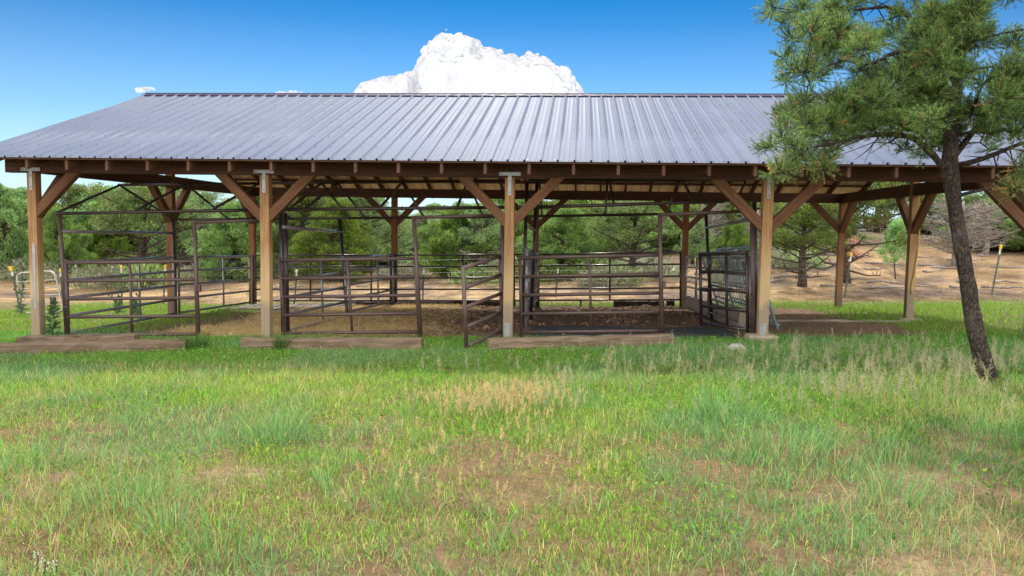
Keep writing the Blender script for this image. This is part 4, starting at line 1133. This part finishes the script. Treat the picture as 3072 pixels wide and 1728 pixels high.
for C_, r, y, cy in cl:
    # grow from the nearest wood that lies below or inward
    best = min(nodes, key=lambda n_: (n_[0]-C_).length + (0.35 if n_[0].z > C_.z+.15 else 0) + (.1 if n_[1] > 3 else 0))
    A = best[0]; d = C_-A; Ld = d.length; dep = best[1]+1
    m1 = A.lerp(C_, .35)+Vector((random.uniform(-.06, .06), random.uniform(-.06, .06), random.uniform(-.02, .1)))*min(1, Ld*1.5)
    m2 = A.lerp(C_, .7)+Vector((random.uniform(-.06, .06), random.uniform(-.06, .06), random.uniform(-.04, .08)))*min(1, Ld*1.5)
    r0 = max(.006, .024-.004*dep) if Ld < 1.0 else .027
    br.tube([A, m1, m2, C_], [r0, r0*.8, r0*.6, .006], 7, False, .1)
    nodes += [(m1, dep), (m2, dep), (C_, dep)]
# the two dark limbs reaching left over the roof
for pts, rr in (([(2372, 420, .1), (2330, 372, .0), (2290, 345, -.1), (2230, 338, -.25), (2160, 345, -.35), (2090, 362, -.5), (2030, 372, -.6)], [0.033, 0.031, 0.0277, 0.0238, 0.0185, 0.0132, 0.0066]),
                ([(2395, 330, .2), (2330, 190, .3), (2270, 130, .2), (2190, 160, .1), (2110, 150, .0)], [0.0297, 0.0264, 0.0211, 0.0158, 0.0079]),
                ([(2400, 250, .2), (2300, 60, .4), (2240, 20, .4), (2150, 25, .3)], [0.0297, 0.0238, 0.0198, 0.0099]),
                ([(2395, 400, .2), (2450, 330, .3), (2520, 260, .3), (2600, 190, .3)], [0.033, 0.0264, 0.0198, 0.0132]),
                ([(2394, 420, .2), (2470, 400, .0), (2540, 372, -.1), (2600, 350, -.2)], [0.0297, 0.0238, 0.0185, 0.0132])):
    P_, R_ = smooth_path([at(u*S, v*S, yt+dy) for u, v, dy in pts], rr, 5); br.tube(P_, R_, 9, False, .07)
    for q in range(14):
        a = P_[random.randint(len(P_)//3, len(P_)-1)]; e = a+Vector((random.uniform(-.35, .2), random.uniform(-.25, .25), random.uniform(-.3, .1)))
        br.tube([a, a.lerp(e, .5)+Vector((0, 0, random.uniform(-.04, .04))), e], [.008, .005, .002], 4, False)
parts = []; tips = 0
for C_, r, y, cy in cl:
    nt_ = int(108*(r/.16)**1.7)+16
    low = cy > 1340
    for k in range(nt_):
        u_ = rng.normal(size=3); u_ /= np.linalg.norm(u_)
        o_ = np.array(C_)+u_*r*rng.uniform(.1, .75)
        d_ = u_*.9+np.array([0, -.1, .55])+rng.normal(0, .3, 3); d_ /= np.linalg.norm(d_)
        Lt = rng.uniform(.07, .15)
        e_ = o_+d_*Lt
        if k % 2 == 0:
            br.tube([Vector(np.array(C_)*.4+o_*.6), Vector(o_), Vector(e_)], [.004, .0032, .0016], 3, False)
        nn = 34; t = rng.uniform(.05, 1, nn)**.8
        pp = o_[None]+d_[None]*(Lt*t)[:, None]
        nd = unit(nn, rng)*.85+d_[None]*rng.uniform(.5, 1.1, (nn, 1))
        col = pick([(.115, .19, .06), (.165, .255, .068), (.065, .125, .052), (.26, .31, .085)], (5, 4, 3.5, 1.5), nn, rng, .2) * rng.uniform(.7, 1.35)
        if low and rng.random() < .25: col = pick([(.42, .3, .14), (.33, .27, .1)], (1, 1), nn, rng)
        elif rng.random() < .015: col = pick([(.34, .2, .09)], (1,), nn, rng)
        parts.append(needles(pp, nd, rng.uniform(.021, .038, nn), rng.uniform(.003, .0046, nn), col, rng))
v, l, s, c = join(parts)
o_ = np.array(pine.location)
np_mesh('crown', v-o_, l, s, M['needle'], c, parent=pine)
br.build('branches', M['bark'], pine)

# ------------------------------------------------------------------ grass
rng = np.random.default_rng(303)
def inview(x, y, mrg=.6):
    """keep to ground the photo could see, with a margin at the sides"""
    cx = 8.3156-y*math.tan(YAW); hw = y*1536/FPX
    return (np.abs(x-cx) < hw*1.2+mrg*2.2)
def scatter(n, y0, y1, x0, x1, pw=1.):
    x = rng.uniform(x0, x1, n); y = y0+(y1-y0)*rng.uniform(0, 1, n)**pw
    k = inview(x, y); return x[k], y[k]
def bare(x, y):
    """1 = bare soil"""
    b = fbm(x*.85+3, y*.85, 201, 4); b2 = fbm(x*3.6, y*3.6, 203, 4)
    t = sst(.50, .66, b*.45+b2*.55)
    return t
def zones(x, y):
    dens = np.zeros_like(x)
    fore = 1-sst(4.6, 6.4, y + (fbm(x*.7, y*.7, 205)-.5)*2.2 - sst(8.5, 4.5, x)*0.9)
    b = bare(x, y)
    dens = (1-fore)*(1-.35*b) + fore*(.85-.68*b)
    # inside the shelter: grass only at the open left end and along the edge
    ins = (x > -.1)*(x < 11.)*(y > D1+.15+.35*(vnoise(x*2, y*0, 9)-.5))*(y < YB+.2)
    leftg = 1-sst(.55, 1.6, x-(y-12)*.02+(fbm(x, y, 211)-.5)*1.0)
    dens = np.where(ins, leftg*.9, dens)
    bay = sst(11.0, 11.4, x)*(1-sst(12.7, 13.8, x+(fbm(x, y, 47)-.5)*1.6))*sst(11.5, 12.2, y+(fbm(x*1.5, y, 49)-.5)*.9)*(1-sst(18.9, 19.5, y))
    dens = np.where(bay > .25, dens*.05, dens)
    back = sst(20.6, 22.2, y+(fbm(x*.5, y*.5, 213)-.5)*2.5)
    dens = dens*(1-back)
    return np.clip(dens, 0, 1), fore
def P3(x, y, dz=-.004): return np.c_[x, y, GZ(x, y)+dz]
GP = []
# a) short turf
x, y = scatter(1250000, 2.4, 12.4, -2, 19, 1.25); d, fore = zones(x, y); k = rng.random(len(x)) < d*.92; x, y, fore = x[k], y[k], fore[k]; n = len(x)
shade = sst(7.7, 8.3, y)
lush = fbm(x*.6, y*.6, 221)
h = rng.gamma(4, .0105, n)*(1+.45*lush)*(1.05-.25*fore)*(1-.25*shade)
yg = pick([(.31, .48, .085), (.22, .44, .09), (.45, .52, .16), (.12, .28, .06)], (4, 4, 2, 3), n, rng, .32)
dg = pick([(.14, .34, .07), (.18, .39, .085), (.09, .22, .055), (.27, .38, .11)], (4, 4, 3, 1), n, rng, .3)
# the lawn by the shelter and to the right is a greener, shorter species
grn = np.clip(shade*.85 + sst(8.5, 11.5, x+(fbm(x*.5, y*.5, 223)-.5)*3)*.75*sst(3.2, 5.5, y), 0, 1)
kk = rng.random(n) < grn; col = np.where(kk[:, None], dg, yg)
bl = pick([(.2, .36, .17), (.26, .42, .2), (.15, .29, .13)], (3, 2, 2), n, rng, .3)
kb = rng.random(n) < .62*sst(.47, .62, fbm(x*.75+5, y*.75, 227)); col = np.where(kb[:, None], bl, col); h = h*np.where(kb, 1.25, 1.)
st_c = pick([(.52, .45, .22), (.6, .53, .3), (.42, .34, .16)], (3, 2, 2), n, rng, .2)
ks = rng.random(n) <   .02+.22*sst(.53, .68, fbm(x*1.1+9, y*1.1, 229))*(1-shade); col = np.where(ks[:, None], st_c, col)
GP.append(blades(P3(x, y), h, rng.uniform(.0019, .0042, n)*(1+.07*y), rng.uniform(0, .75, n), rng.uniform(0, .8, n), col, col*1.1, rng))
# b) back lawns: beyond the right bay, left end
x, y = scatter(150000, 11.5, 22.5, -6, 24); d, fore = zones(x, y); k = rng.random(len(x)) < d; x, y = x[k], y[k]; n = len(x)
col = pick([(.2, .38, .055), (.25, .43, .07), (.15, .29, .055)], (4, 3, 2), n, rng)
GP.append(blades(P3(x, y), rng.gamma(5, .013, n), rng.uniform(.006, .011, n), rng.uniform(0, .6, n), rng.uniform(0, .6, n), col, col*1.1, rng))
# c) sparse green at the foot of the hill
x, y = scatter(26000, 21, 34, -8, 30); k = rng.random(len(x)) < sst(.5, .68, fbm(x*.45, y*.5, 231))*.8; x, y = x[k], y[k]; n = len(x)
col = pick([(.2, .25, .09), (.3, .27, .13)], (1, 1), n, rng)
GP.append(blades(P3(x, y), rng.gamma(4, .018, n), rng.uniform(.008, .014, n), rng.uniform(0, .8, n), rng.uniform(0, .8, n), col, col*1.1, rng))
v, l, s, c = join(GP); o = np_mesh('grass', v, l, s, M['grass'], c); o['kind'] = 'stuff'
tag(o, 'short yellow-green grass covering the ground in front of the shelter', 'grass')
# d) small leafy weeds
x, y = scatter(130000, 2.4, 11.4, -2, 18, 1.1); k = rng.random(len(x)) < np.clip(sst(.45, .62, fbm(x*.9, y*.9, 241))*.8+sst(7.6, 8.6, y)*.35, 0, 1)*(1-.4*bare(x, y)); x, y = x[k], y[k]; n = len(x)
zz = rng.uniform(.005, .07, n); p = P3(x, y, 0); p[:, 2] += zz
col = pick([(.19, .38, .06), (.12, .27, .05), (.28, .4, .08)], (3, 3, 2), n, rng)
dd = unit(n, rng); dd[:, 2] = np.abs(dd[:, 2])*.5
v, l, s, c = sprays(p, dd, rng.uniform(.014, .042, n), rng.uniform(.008, .02, n), col, rng)
o = np_mesh('ground_weeds', v, l, s, M['grass'], c); o['kind'] = 'stuff'; tag(o, 'tiny leafy green weeds among the grass blades', 'weeds')
# e) taller blue-green bunch grass, in tufts
TG = []
def tuft(x, y, n, h, spread, cols, wts, lean=.5, wd=.0036):
    th = rng.uniform(0, 6.283, n); r = spread*np.sqrt(rng.random(n)); px = x+np.cos(th)*r; py = y+np.sin(th)*r
    col = pick(cols, wts, n, rng)
    ln = np.abs(rng.normal(0, lean, n))*.6+r/spread*.25
    return blades(P3(px, py), h*rng.uniform(.45, 1.1, n), wd*rng.uniform(.7, 1.3, n)*np.ones(n)*(1+.05*y), ln, rng.uniform(.1, .7, n), col, col*1.08, rng, yaw=th+rng.normal(0, .6, n))
BG = [(.19, .37, .15), (.25, .43, .17), (.16, .32, .1), (.42, .45, .18)]
x, y = scatter(1500, 2.5, 8.6, 0, 16, 1.0)
for xx, yy in zip(x, y):
    w_ = fbm(np.array([xx*.5]), np.array([yy*.5]), 251)[0]
    if rng.random() > .25+.9*w_: continue
    near_ = yy < 5.5
    TG.append(tuft(xx, yy, int(rng.uniform(5, 26)), rng.uniform(.08, .22 if near_ else .17), rng.uniform(.03, .13), BG, (4, 3, 2, 1.4)))
for u, v_, n_, h_, sp_ in ((1840, 1060, 170, .34, .25), (1930, 1130, 170, .27, .38), (1990, 1150, 110, .27, .25), (700, 1110, 150, .3, .22), (720, 1080, 90, .3, .15), (70, 1180, 160, .25, .3), (330, 1260, 140, .3, .25), (420, 1340, 70, .3, .1), (560, 1390, 120, .22, .16), (2260, 1160, 110, .28, .2), (2510, 1110, 110, .3, .25), (2570, 1130, 70, .28, .14), (2240, 1260, 110, .3, .15), (1800, 1040, 90, .35, .15), (1390, 1020, 130, .25, .3), (1170, 1040, 130, .22, .25), (950, 1250, 150, .22, .3), (830, 1170, 90, .18, .2)):
    P = gp(u*S, v_*S); TG.append(tuft(P.x, P.y, n_, h_, sp_, BG, (5, 4, 2, 1), .45))
v, l, s, c = join(TG); o = np_mesh('bunch_grass', v, l, s, M['grass'], c); o['kind'] = 'stuff'; tag(o, 'taller blue-green bunch grass standing above the short turf', 'grass')
# f) dead flat straw-coloured litter and upright dry blades
x, y = scatter(46000, 2.4, 9.0, -1, 17, 1.2); d, fore = zones(x, y); k = rng.random(len(x)) < np.clip(.18+.7*sst(.42, .62, fbm(x*1.3, y*1.3, 261)), 0, 1)*(1-.7*sst(7.6, 8.4, y)); x, y = x[k], y[k]; n = len(x)
col = pick([(.5, .41, .2), (.42, .33, .15), (.6, .52, .3), (.28, .19, .09)], (4, 3, 2, 2), n, rng)
v1 = blades(P3(x, y, .004), rng.uniform(.03, .11, n), rng.uniform(.002, .0042, n)*(1+.05*y), rng.uniform(1.0, 1.52, n), rng.uniform(-.2, .3, n), col, col, rng)
x, y = scatter(42000, 2.4, 8.4, -1, 16, 1.1); k = rng.random(len(x)) < sst(.45, .65, fbm(x*.8, y*.8, 263)); x, y = x[k], y[k]; n = len(x)
col = pick([(.5, .42, .2), (.42, .36, .16)], (1, 1), n, rng)
v2 = blades(P3(x, y), rng.uniform(.06, .2, n), rng.uniform(.002, .004, n)*(1+.05*y), rng.uniform(.1, .9, n), rng.uniform(0, .8, n), col, col, rng)
v, l, s, c = join([v1, v2]); o = np_mesh('dry_grass', v, l, s, M['dry'], c); o['kind'] = 'stuff'; tag(o, 'dead straw coloured grass litter on the reddish soil', 'dry grass')
# g) foxtail heads: a tan patch in the middle
FX = []
def foxtail(x, y, h):
    P = P3(np.array([x]), np.array([y])); ln = rng.uniform(0, .35, 1); th = rng.uniform(0, 6.28, 1)
    a = blades(P, np.array([h]), np.array([.004]), ln, np.array([.1]), np.array([[.36, .36, .14]]), np.array([[.5, .4, .18]]), rng, yaw=th)
    tip = a[0][-1]; dr = tip-P[0]; dr /= np.linalg.norm(dr); n = 46; t = rng.random(n)
    p = (tip-dr*.02)[None]+dr[None]*(t*rng.uniform(.05, .075))[:, None]; dd = unit(n, rng)*.7+dr[None]*.9
    col = pick([(.66, .53, .26), (.72, .6, .33), (.55, .42, .2)], (3, 2, 2), n, rng, .12)
    return [a, needles(p, dd, rng.uniform(.014, .03, n)*(1.1-.4*t), np.full(n, .0036), col, rng)]
for k in range(330):
    u, v_ = rng.normal(1225, 95), rng.normal(1048, 17)
    if k % 3 == 0: u, v_ = rng.normal(1320, 60), rng.normal(1030, 10)
    P = gp(u*S, v_*S); FX += foxtail(P.x, P.y, rng.uniform(.09, .2))
for k in range(70):
    P = gp(rng.uniform(800, 1600)*S, rng.uniform(1080, 1300)*S); FX += foxtail(P.x, P.y, rng.uniform(.06, .14))
v, l, s, c = join(FX); o = np_mesh('foxtail_grass', v, l, s, M['dry'], c); o['kind'] = 'stuff'; tag(o, 'tan foxtail seed heads in a patch in the middle of the lawn', 'grass')
# h) pale airy seed heads by the pine and along the shade edge
SH = []
def plume(x, y, h):
    P = P3(np.array([x]), np.array([y])); th = rng.uniform(0, 6.28, 1)
    a = blades(P, np.array([h]), np.array([.0042]), rng.uniform(0, .3, 1), np.array([.15]), np.array([[.36, .4, .2]]), np.array([[.6, .52, .36]]), rng, yaw=th)
    tip = a[0][-1]; dr = tip-P[0]; dr /= np.linalg.norm(dr); n = 40; t = rng.uniform(0, 1, n)
    p = tip[None]-dr[None]*(t*h*.55)[:, None]; dd = unit(n, rng)+dr[None]*.8
    col = pick([(.40, .38, .22), (.5, .45, .3), (.3, .32, .15)], (3, 3, 2), n, rng, .12)
    return [a, needles(p, dd, (.018+.06*t)*rng.uniform(.7, 1.2, n), np.full(n, .0034), col, rng)]
for k in range(360):
    u, v_ = rng.normal(2280, 230), rng.normal(940, 45)
    if k % 4 == 0: u, v_ = rng.uniform(1500, 2560), rng.uniform(880, 985)
    if u > 2640 or v_ < 872: continue
    P = gp(u*S, v_*S); SH += plume(P.x, P.y, rng.uniform(.16, .34))
for k in range(130):
    P = gp(rng.uniform(1020, 2560)*S, rng.uniform(890, 1060)*S); SH += plume(P.x, P.y, rng.uniform(.14, .3))
for k in range(40):
    P = gp(rng.uniform(2480, 2600)*S, rng.uniform(800, 850)*S); SH += plume(P.x, P.y, rng.uniform(.2, .4))
v, l, s, c = join(SH); o = np_mesh('seed_grass', v, l, s, M['dry'], c); o['kind'] = 'stuff'; tag(o, 'pale feathery grass seed heads around the base of the leaning pine', 'grass')
# i) straw in the left stall, dung and chaff in the others
x = rng.uniform(-.1, 7, 90000); y = rng.uniform(11.5, 19, 90000)
sw = sst(1.2, 2.2, x + (fbm(x*.8, y*.8, 31)-.5)*2.0 - (y-12.5)*.10)*(1-sst(4.6, 6.6, x+(fbm(x, y, 33)-.5)*1.5))*sst(11.4, 12.0, y+(fbm(x*2, y*2, 35)-.5)*.6)*(1-sst(18.2, 18.9, y))
k = rng.random(len(x)) < sw; x, y = x[k], y[k]; n = len(x)
col = pick([(.84, .64, .32), (.7, .49, .2), (.9, .74, .44), (.4, .24, .1)], (4, 3, 3, 2), n, rng)
v, l, s, c = blades(P3(x, y, .005+.03*rng.random(n)), rng.uniform(.05, .16, n), rng.uniform(.004, .008, n), rng.uniform(.9, 1.55, n), rng.uniform(-.3, .4, n), col, col, rng)
o = np_mesh('straw', v, l, s, M['dry'], c); o['kind'] = 'stuff'; tag(o, 'golden straw bedding spread over the floor of the left stall', 'straw')
x = rng.uniform(4.2, 10.8, 15000); y = rng.uniform(12.0, 19.1, 15000); k = rng.random(len(x)) < sst(.38, .6, fbm(x*1.1, y*1.1, 281))*sst(12.2, 14.2, y+(x > 7.3)*-1.0); x, y = x[k], y[k]; n = len(x)
col = pick([(.22, .135, .08), (.13, .08, .05), (.28, .185, .115), (.34, .24, .14)], (4, 3, 3, 1), n, rng)
ob_ = np.array([[1, 0, 0], [-1, 0, 0], [0, 1, 0], [0, -1, 0], [0, 0, 1], [0, 0, -1]], float); fc = np.array([[0, 2, 4], [2, 1, 4], [1, 3, 4], [3, 0, 4], [2, 0, 5], [1, 2, 5], [3, 1, 5], [0, 3, 5]])
sz = rng.gamma(3, .0065, n)[:, None, None]
th = rng.uniform(0, 6.28, n); ct, st_ = np.cos(th), np.sin(th); vv = ob_[None]*rng.uniform(.6, 1.4, (n, 6, 1))
vx = vv[..., 0]*ct[:, None]-vv[..., 1]*st_[:, None]; vy = vv[..., 0]*st_[:, None]+vv[..., 1]*ct[:, None]
vv = np.stack([vx, vy, vv[..., 2]*.7], -1)*sz + P3(x, y, .008)[:, None, :]
o = np_mesh('dry_manure', vv.reshape(-1, 3), (np.arange(n)[:, None, None]*6+fc[None]).ravel(), np.full(n*8, 3), M['chunk'], np.repeat(col, 6, 0)); o['kind'] = 'stuff'
tag(o, 'crumbled dark manure and dirt on the floor of the middle and right stalls', 'manure')
x, y = scatter(70000, 20.5, 46, -4, 34, 1.2); n = len(x)
col = pick([(.42, .37, .33), (.3, .2, .13), (.5, .4, .28), (.16, .1, .07)], (3, 3, 2, 2), n, rng)
v, l, s, c = blades(P3(x, y, .012), rng.gamma(2, .06, n), rng.uniform(.008, .024, n), rng.uniform(1.35, 1.57, n), rng.uniform(-.15, .15, n), col, col, rng)
o = np_mesh('twig_litter', v, l, s, M['dry'], c); o['kind'] = 'stuff'; tag(o, 'grey twigs and needles littering the orange dirt slope', 'litter')
# clumps against the timbers
for (u, v_, n_, h_, lb) in ((487, 880, 260, .3, 'dark green grass clump growing at the right end of the leftmost railroad tie'), (708, 880, 120, .34, 'tall green grass clump in front of the railroad tie by the second post'), (640, 1128, 90, .3, None)):
    if not lb: continue
    P = gp(u*S, v_*S); v, l, s, c = tuft(P.x, P.y, n_, h_, .16 if u < 600 else .07, [(.1, .2, .06), (.14, .26, .07), (.09, .16, .05)], (3, 3, 2), .5, .006)
    o = np_mesh('grass_clump', v, l, s, M['grass'], c); tag(o, lb, 'grass clump')
# thistles at the left end
def thistle(u, v_, h, y_, lb):
    P = gp(u*S, v_*S); t = thing('thistle', (P.x, P.y, gz(P.x, P.y)-.01), lb, 'thistle', 'thistles at the left end of the shelter')
    random.seed(int(u)); mb = MB(); pts = [P+Vector((random.uniform(-.02, .02)*k, 0, h*k/6)) for k in range(7)]; mb.tube(pts, [.012-.0012*k for k in range(7)], 6)
    ends = [pts[-1]]
    for q in range(5):
        a = pts[random.randint(3, 5)]; e = a+Vector((random.uniform(-.14, .14), random.uniform(-.1, .1), random.uniform(.1, .25))); mb.tube([a, a.lerp(e, .5), e], [.006, .005, .004], 5); ends.append(e)
    mb.build('stem', M['tpost'], t)
    n = 150; tt = rng.uniform(.05, .98, n); th = rng.uniform(0, 6.28, n)
    p = np.array([list(pts[0].lerp(pts[-1], f)) for f in tt]); d = np.c_[np.cos(th), np.sin(th), rng.uniform(.1, .7, n)]
    v, l, s, c = sprays(p, d, (.2-.14*tt)*rng.uniform(.7, 1.2, n), rng.uniform(.018, .035, n), pick([(.12, .21, .1), (.16, .25, .12)], (1, 1), n, rng), rng)
    np_mesh('leaves', v-np.array(t.location), l, s, M['grass'], c, parent=t)
    for e in ends: MB().blob(e, .018, .018, .026, 8, 6, .2).build('flower_head', M['tpost'], t)
thistle(53, 795, .95, 0, 'tall spiny green thistle in front of the pale tube gate')
thistle(133, 850, .62, 0, 'dark budded thistle between the leftmost post and the first pipe panel')
thistle(293, 790, .42, 0, 'short thistle seen through the left pipe panel near its middle upright')
thistle(345, 800, .42, 0, 'short thistle right of the middle upright of the left pipe panel')
# white flower spikes low in the left corner
for k, (u, v_, h) in enumerate(((92, 1440, .10), (118, 1452, .08), (142, 1446, .07), (163, 1449, .085))):
    P = gp(u*S, min(v_, 1446)*S, 1.8); P = Vector((P.x, P.y-.02*k, gz(P.x, max(P.y, 2.3))))
    t = thing('wildflower', P, 'white flower spike in the lower left corner of the grass', 'wildflower', 'white flower spikes')
    random.seed(k); MB().tube([P, P+Vector((.01, 0, h*.6)), P+Vector((.0, 0, h))], [.004, .003, .002], 5).build('stem', M['tpost'], t)
    mb = MB()
    for q in range(18):
        f = random.uniform(.3, 1); a = random.uniform(0, 6.28); r_ = .009*(1.15-f)*1.6+.003
        mb.blob(P+Vector((math.cos(a)*r_, math.sin(a)*r_, h*f)), .0026, .0026, .0024, 6, 4)
    mb.build('petals', M['flower'], t)

# ------------------------------------------------------------------ clouds
mt, nt, p, out = newmat('cloud')
p.inputs['Base Color'].default_value = (.53, .54, .575, 1); p.inputs['Roughness'].default_value = 1; p.inputs['Specular IOR Level'].default_value = 0
tl = nt.nodes.new('ShaderNodeBsdfTranslucent'); tl.inputs[0].default_value = (.6, .61, .64, 1)
ms = nt.nodes.new('ShaderNodeMixShader'); ms.inputs[0].default_value = .3
nt.links.new(p.outputs[0], ms.inputs[1]); nt.links.new(tl.outputs[0], ms.inputs[2]); lw = nt.nodes.new('ShaderNodeLayerWeight'); lw.inputs[0].default_value = .5
tcc = nt.nodes.new('ShaderNodeTexCoord').outputs['Object']; cnz = noise(nt, tcc, .02, 6, .65)
sm = nt.nodes.new('ShaderNodeMath'); sm.operation = 'MULTIPLY_ADD'; nt.links.new(cnz.outputs[0], sm.inputs[0]); sm.inputs[1].default_value = .5; nt.links.new(lw.outputs['Facing'], sm.inputs[2])
tb_ = nt.nodes.new('ShaderNodeBsdfTransparent'); m2 = nt.nodes.new('ShaderNodeMixShader')
nt.links.new(maprange(nt, sm.outputs[0], .74, 1.12, 0, 1), m2.inputs[0]); nt.links.new(ms.outputs[0], m2.inputs[1]); nt.links.new(tb_.outputs[0], m2.inputs[2])
nt.links.new(m2.outputs[0], out.inputs[0])
M['cloud'] = mt
mt2 = mt.copy(); mt2.name = 'thin_cloud'; M['wisp'] = mt2
for n_ in mt2.node_tree.nodes:
    if n_.type == 'MAP_RANGE': n_.inputs[1].default_value = .45; n_.inputs[2].default_value = 1.0; n_.inputs[3].default_value = .45; n_.inputs[4].default_value = 1.
def inside(pt, poly):
    x, y = pt; c = False; j = len(poly)-1
    for i in range(len(poly)):
        if (poly[i][1] > y) != (poly[j][1] > y) and x < (poly[j][0]-poly[i][0])*(y-poly[i][1])/(poly[j][1]-poly[i][1])+poly[i][0]: c = not c
        j = i
    return c
def pdist(pt, poly):
    best = 1e9
    for i in range(len(poly)-1):
        a = np.array(poly[i]); b = np.array(poly[i+1]); q = np.array(pt); t = np.clip(np.dot(q-a, b-a)/max(1e-6, np.dot(b-a, b-a)), 0, 1); best = min(best, np.linalg.norm(q-a-t*(b-a)))
    return best
def cloud(poly, dist, thick, n, rmax, vox, label, seed, flat=1., mat='cloud'):
    """billows packed inside an outline, merged into one solid at its own distance and size"""
    rr = np.random.default_rng(seed); mpx = dist/FPX
    us = [q[0] for q in poly]; vs_ = [q[1] for q in poly]
    mb = MB(); c0 = at(sum(us)/len(us), sum(vs_)/len(vs_), dist)
    k = 0; tries = 0
    while k < n and tries < n*40:
        tries += 1
        u, v = rr.uniform(min(us), max(us)), rr.uniform(min(vs_), max(vs_))
        if not inside((u, v), poly): continue
        d = pdist((u, v), poly); r = min(d, rmax)*rr.uniform(.75, 1.05)
        if r < 2: continue
        if r > 14 and rr.random() < .25: continue
        y = dist+rr.uniform(-1, 1)*thick*min(1, d/rmax)
        P = at(u, v, y); R_ = r*mpx
        mb.blob(P, R_, R_, R_*flat, 14, 9); k += 1
    o = mb.build('cloud', M[mat]); o.data.transform(Matrix.Translation(-c0)); o.location = c0
    rm = o.modifiers.new('merge', 'REMESH'); rm.mode = 'VOXEL'; rm.voxel_size = vox; rm.use_smooth_shade = True
    for sc_, st_ in ((95, 36), (38, 16), (16, 4)):
        tx = bpy.data.textures.new('billow', 'CLOUDS'); tx.noise_scale = sc_*mpx/1.7; tx.noise_depth = 2
        dm = o.modifiers.new('billow', 'DISPLACE'); dm.texture = tx; dm.strength = st_*mpx*flat; dm.mid_level = .55; dm.texture_coords = 'LOCAL'
    tag(o, label, 'cloud', 'white clouds', None); return o
OUT = [(185,612),(300,555),(450,500),(560,490),(690,420),(695,335),(750,300),(800,230),(870,170),(940,140),(935,95),(1010,68),(1060,100),(1130,120),(1165,180),(1260,210),(1290,265),(1400,270),(1470,285),(1550,340),(1600,345),(1650,300),(1750,292),(1850,350),(1870,400),(1960,430),(2080,510),(2090,560),(2150,640),(2260,700),(2380,900),(100,900),(140,700)]
poly = [(1000+a/2.862, 50+b/2.862) for a, b in OUT]; poly.append(poly[0])
cloud(poly, 5200, 260, 420, 62, 13, 'big white cumulus cloud towering above the middle of the roof ridge', 5)
for pl_, lb, sd in (([(395, 266), (415, 259), (440, 258), (468, 264), (476, 271), (450, 273), (436, 279), (418, 277)], 'small puffy cloud just above the left end of the roof ridge', 2),
                    ([(795, 280), (830, 274), (880, 270), (940, 276), (900, 281), (840, 284)], 'thin flat cloud wisp lying along the ridge left of the big cumulus', 3)):
    pl_ = pl_+[pl_[0]]
    cloud(pl_, 6500, 30, 60, 9, 5, lb, sd, .6, 'wisp')
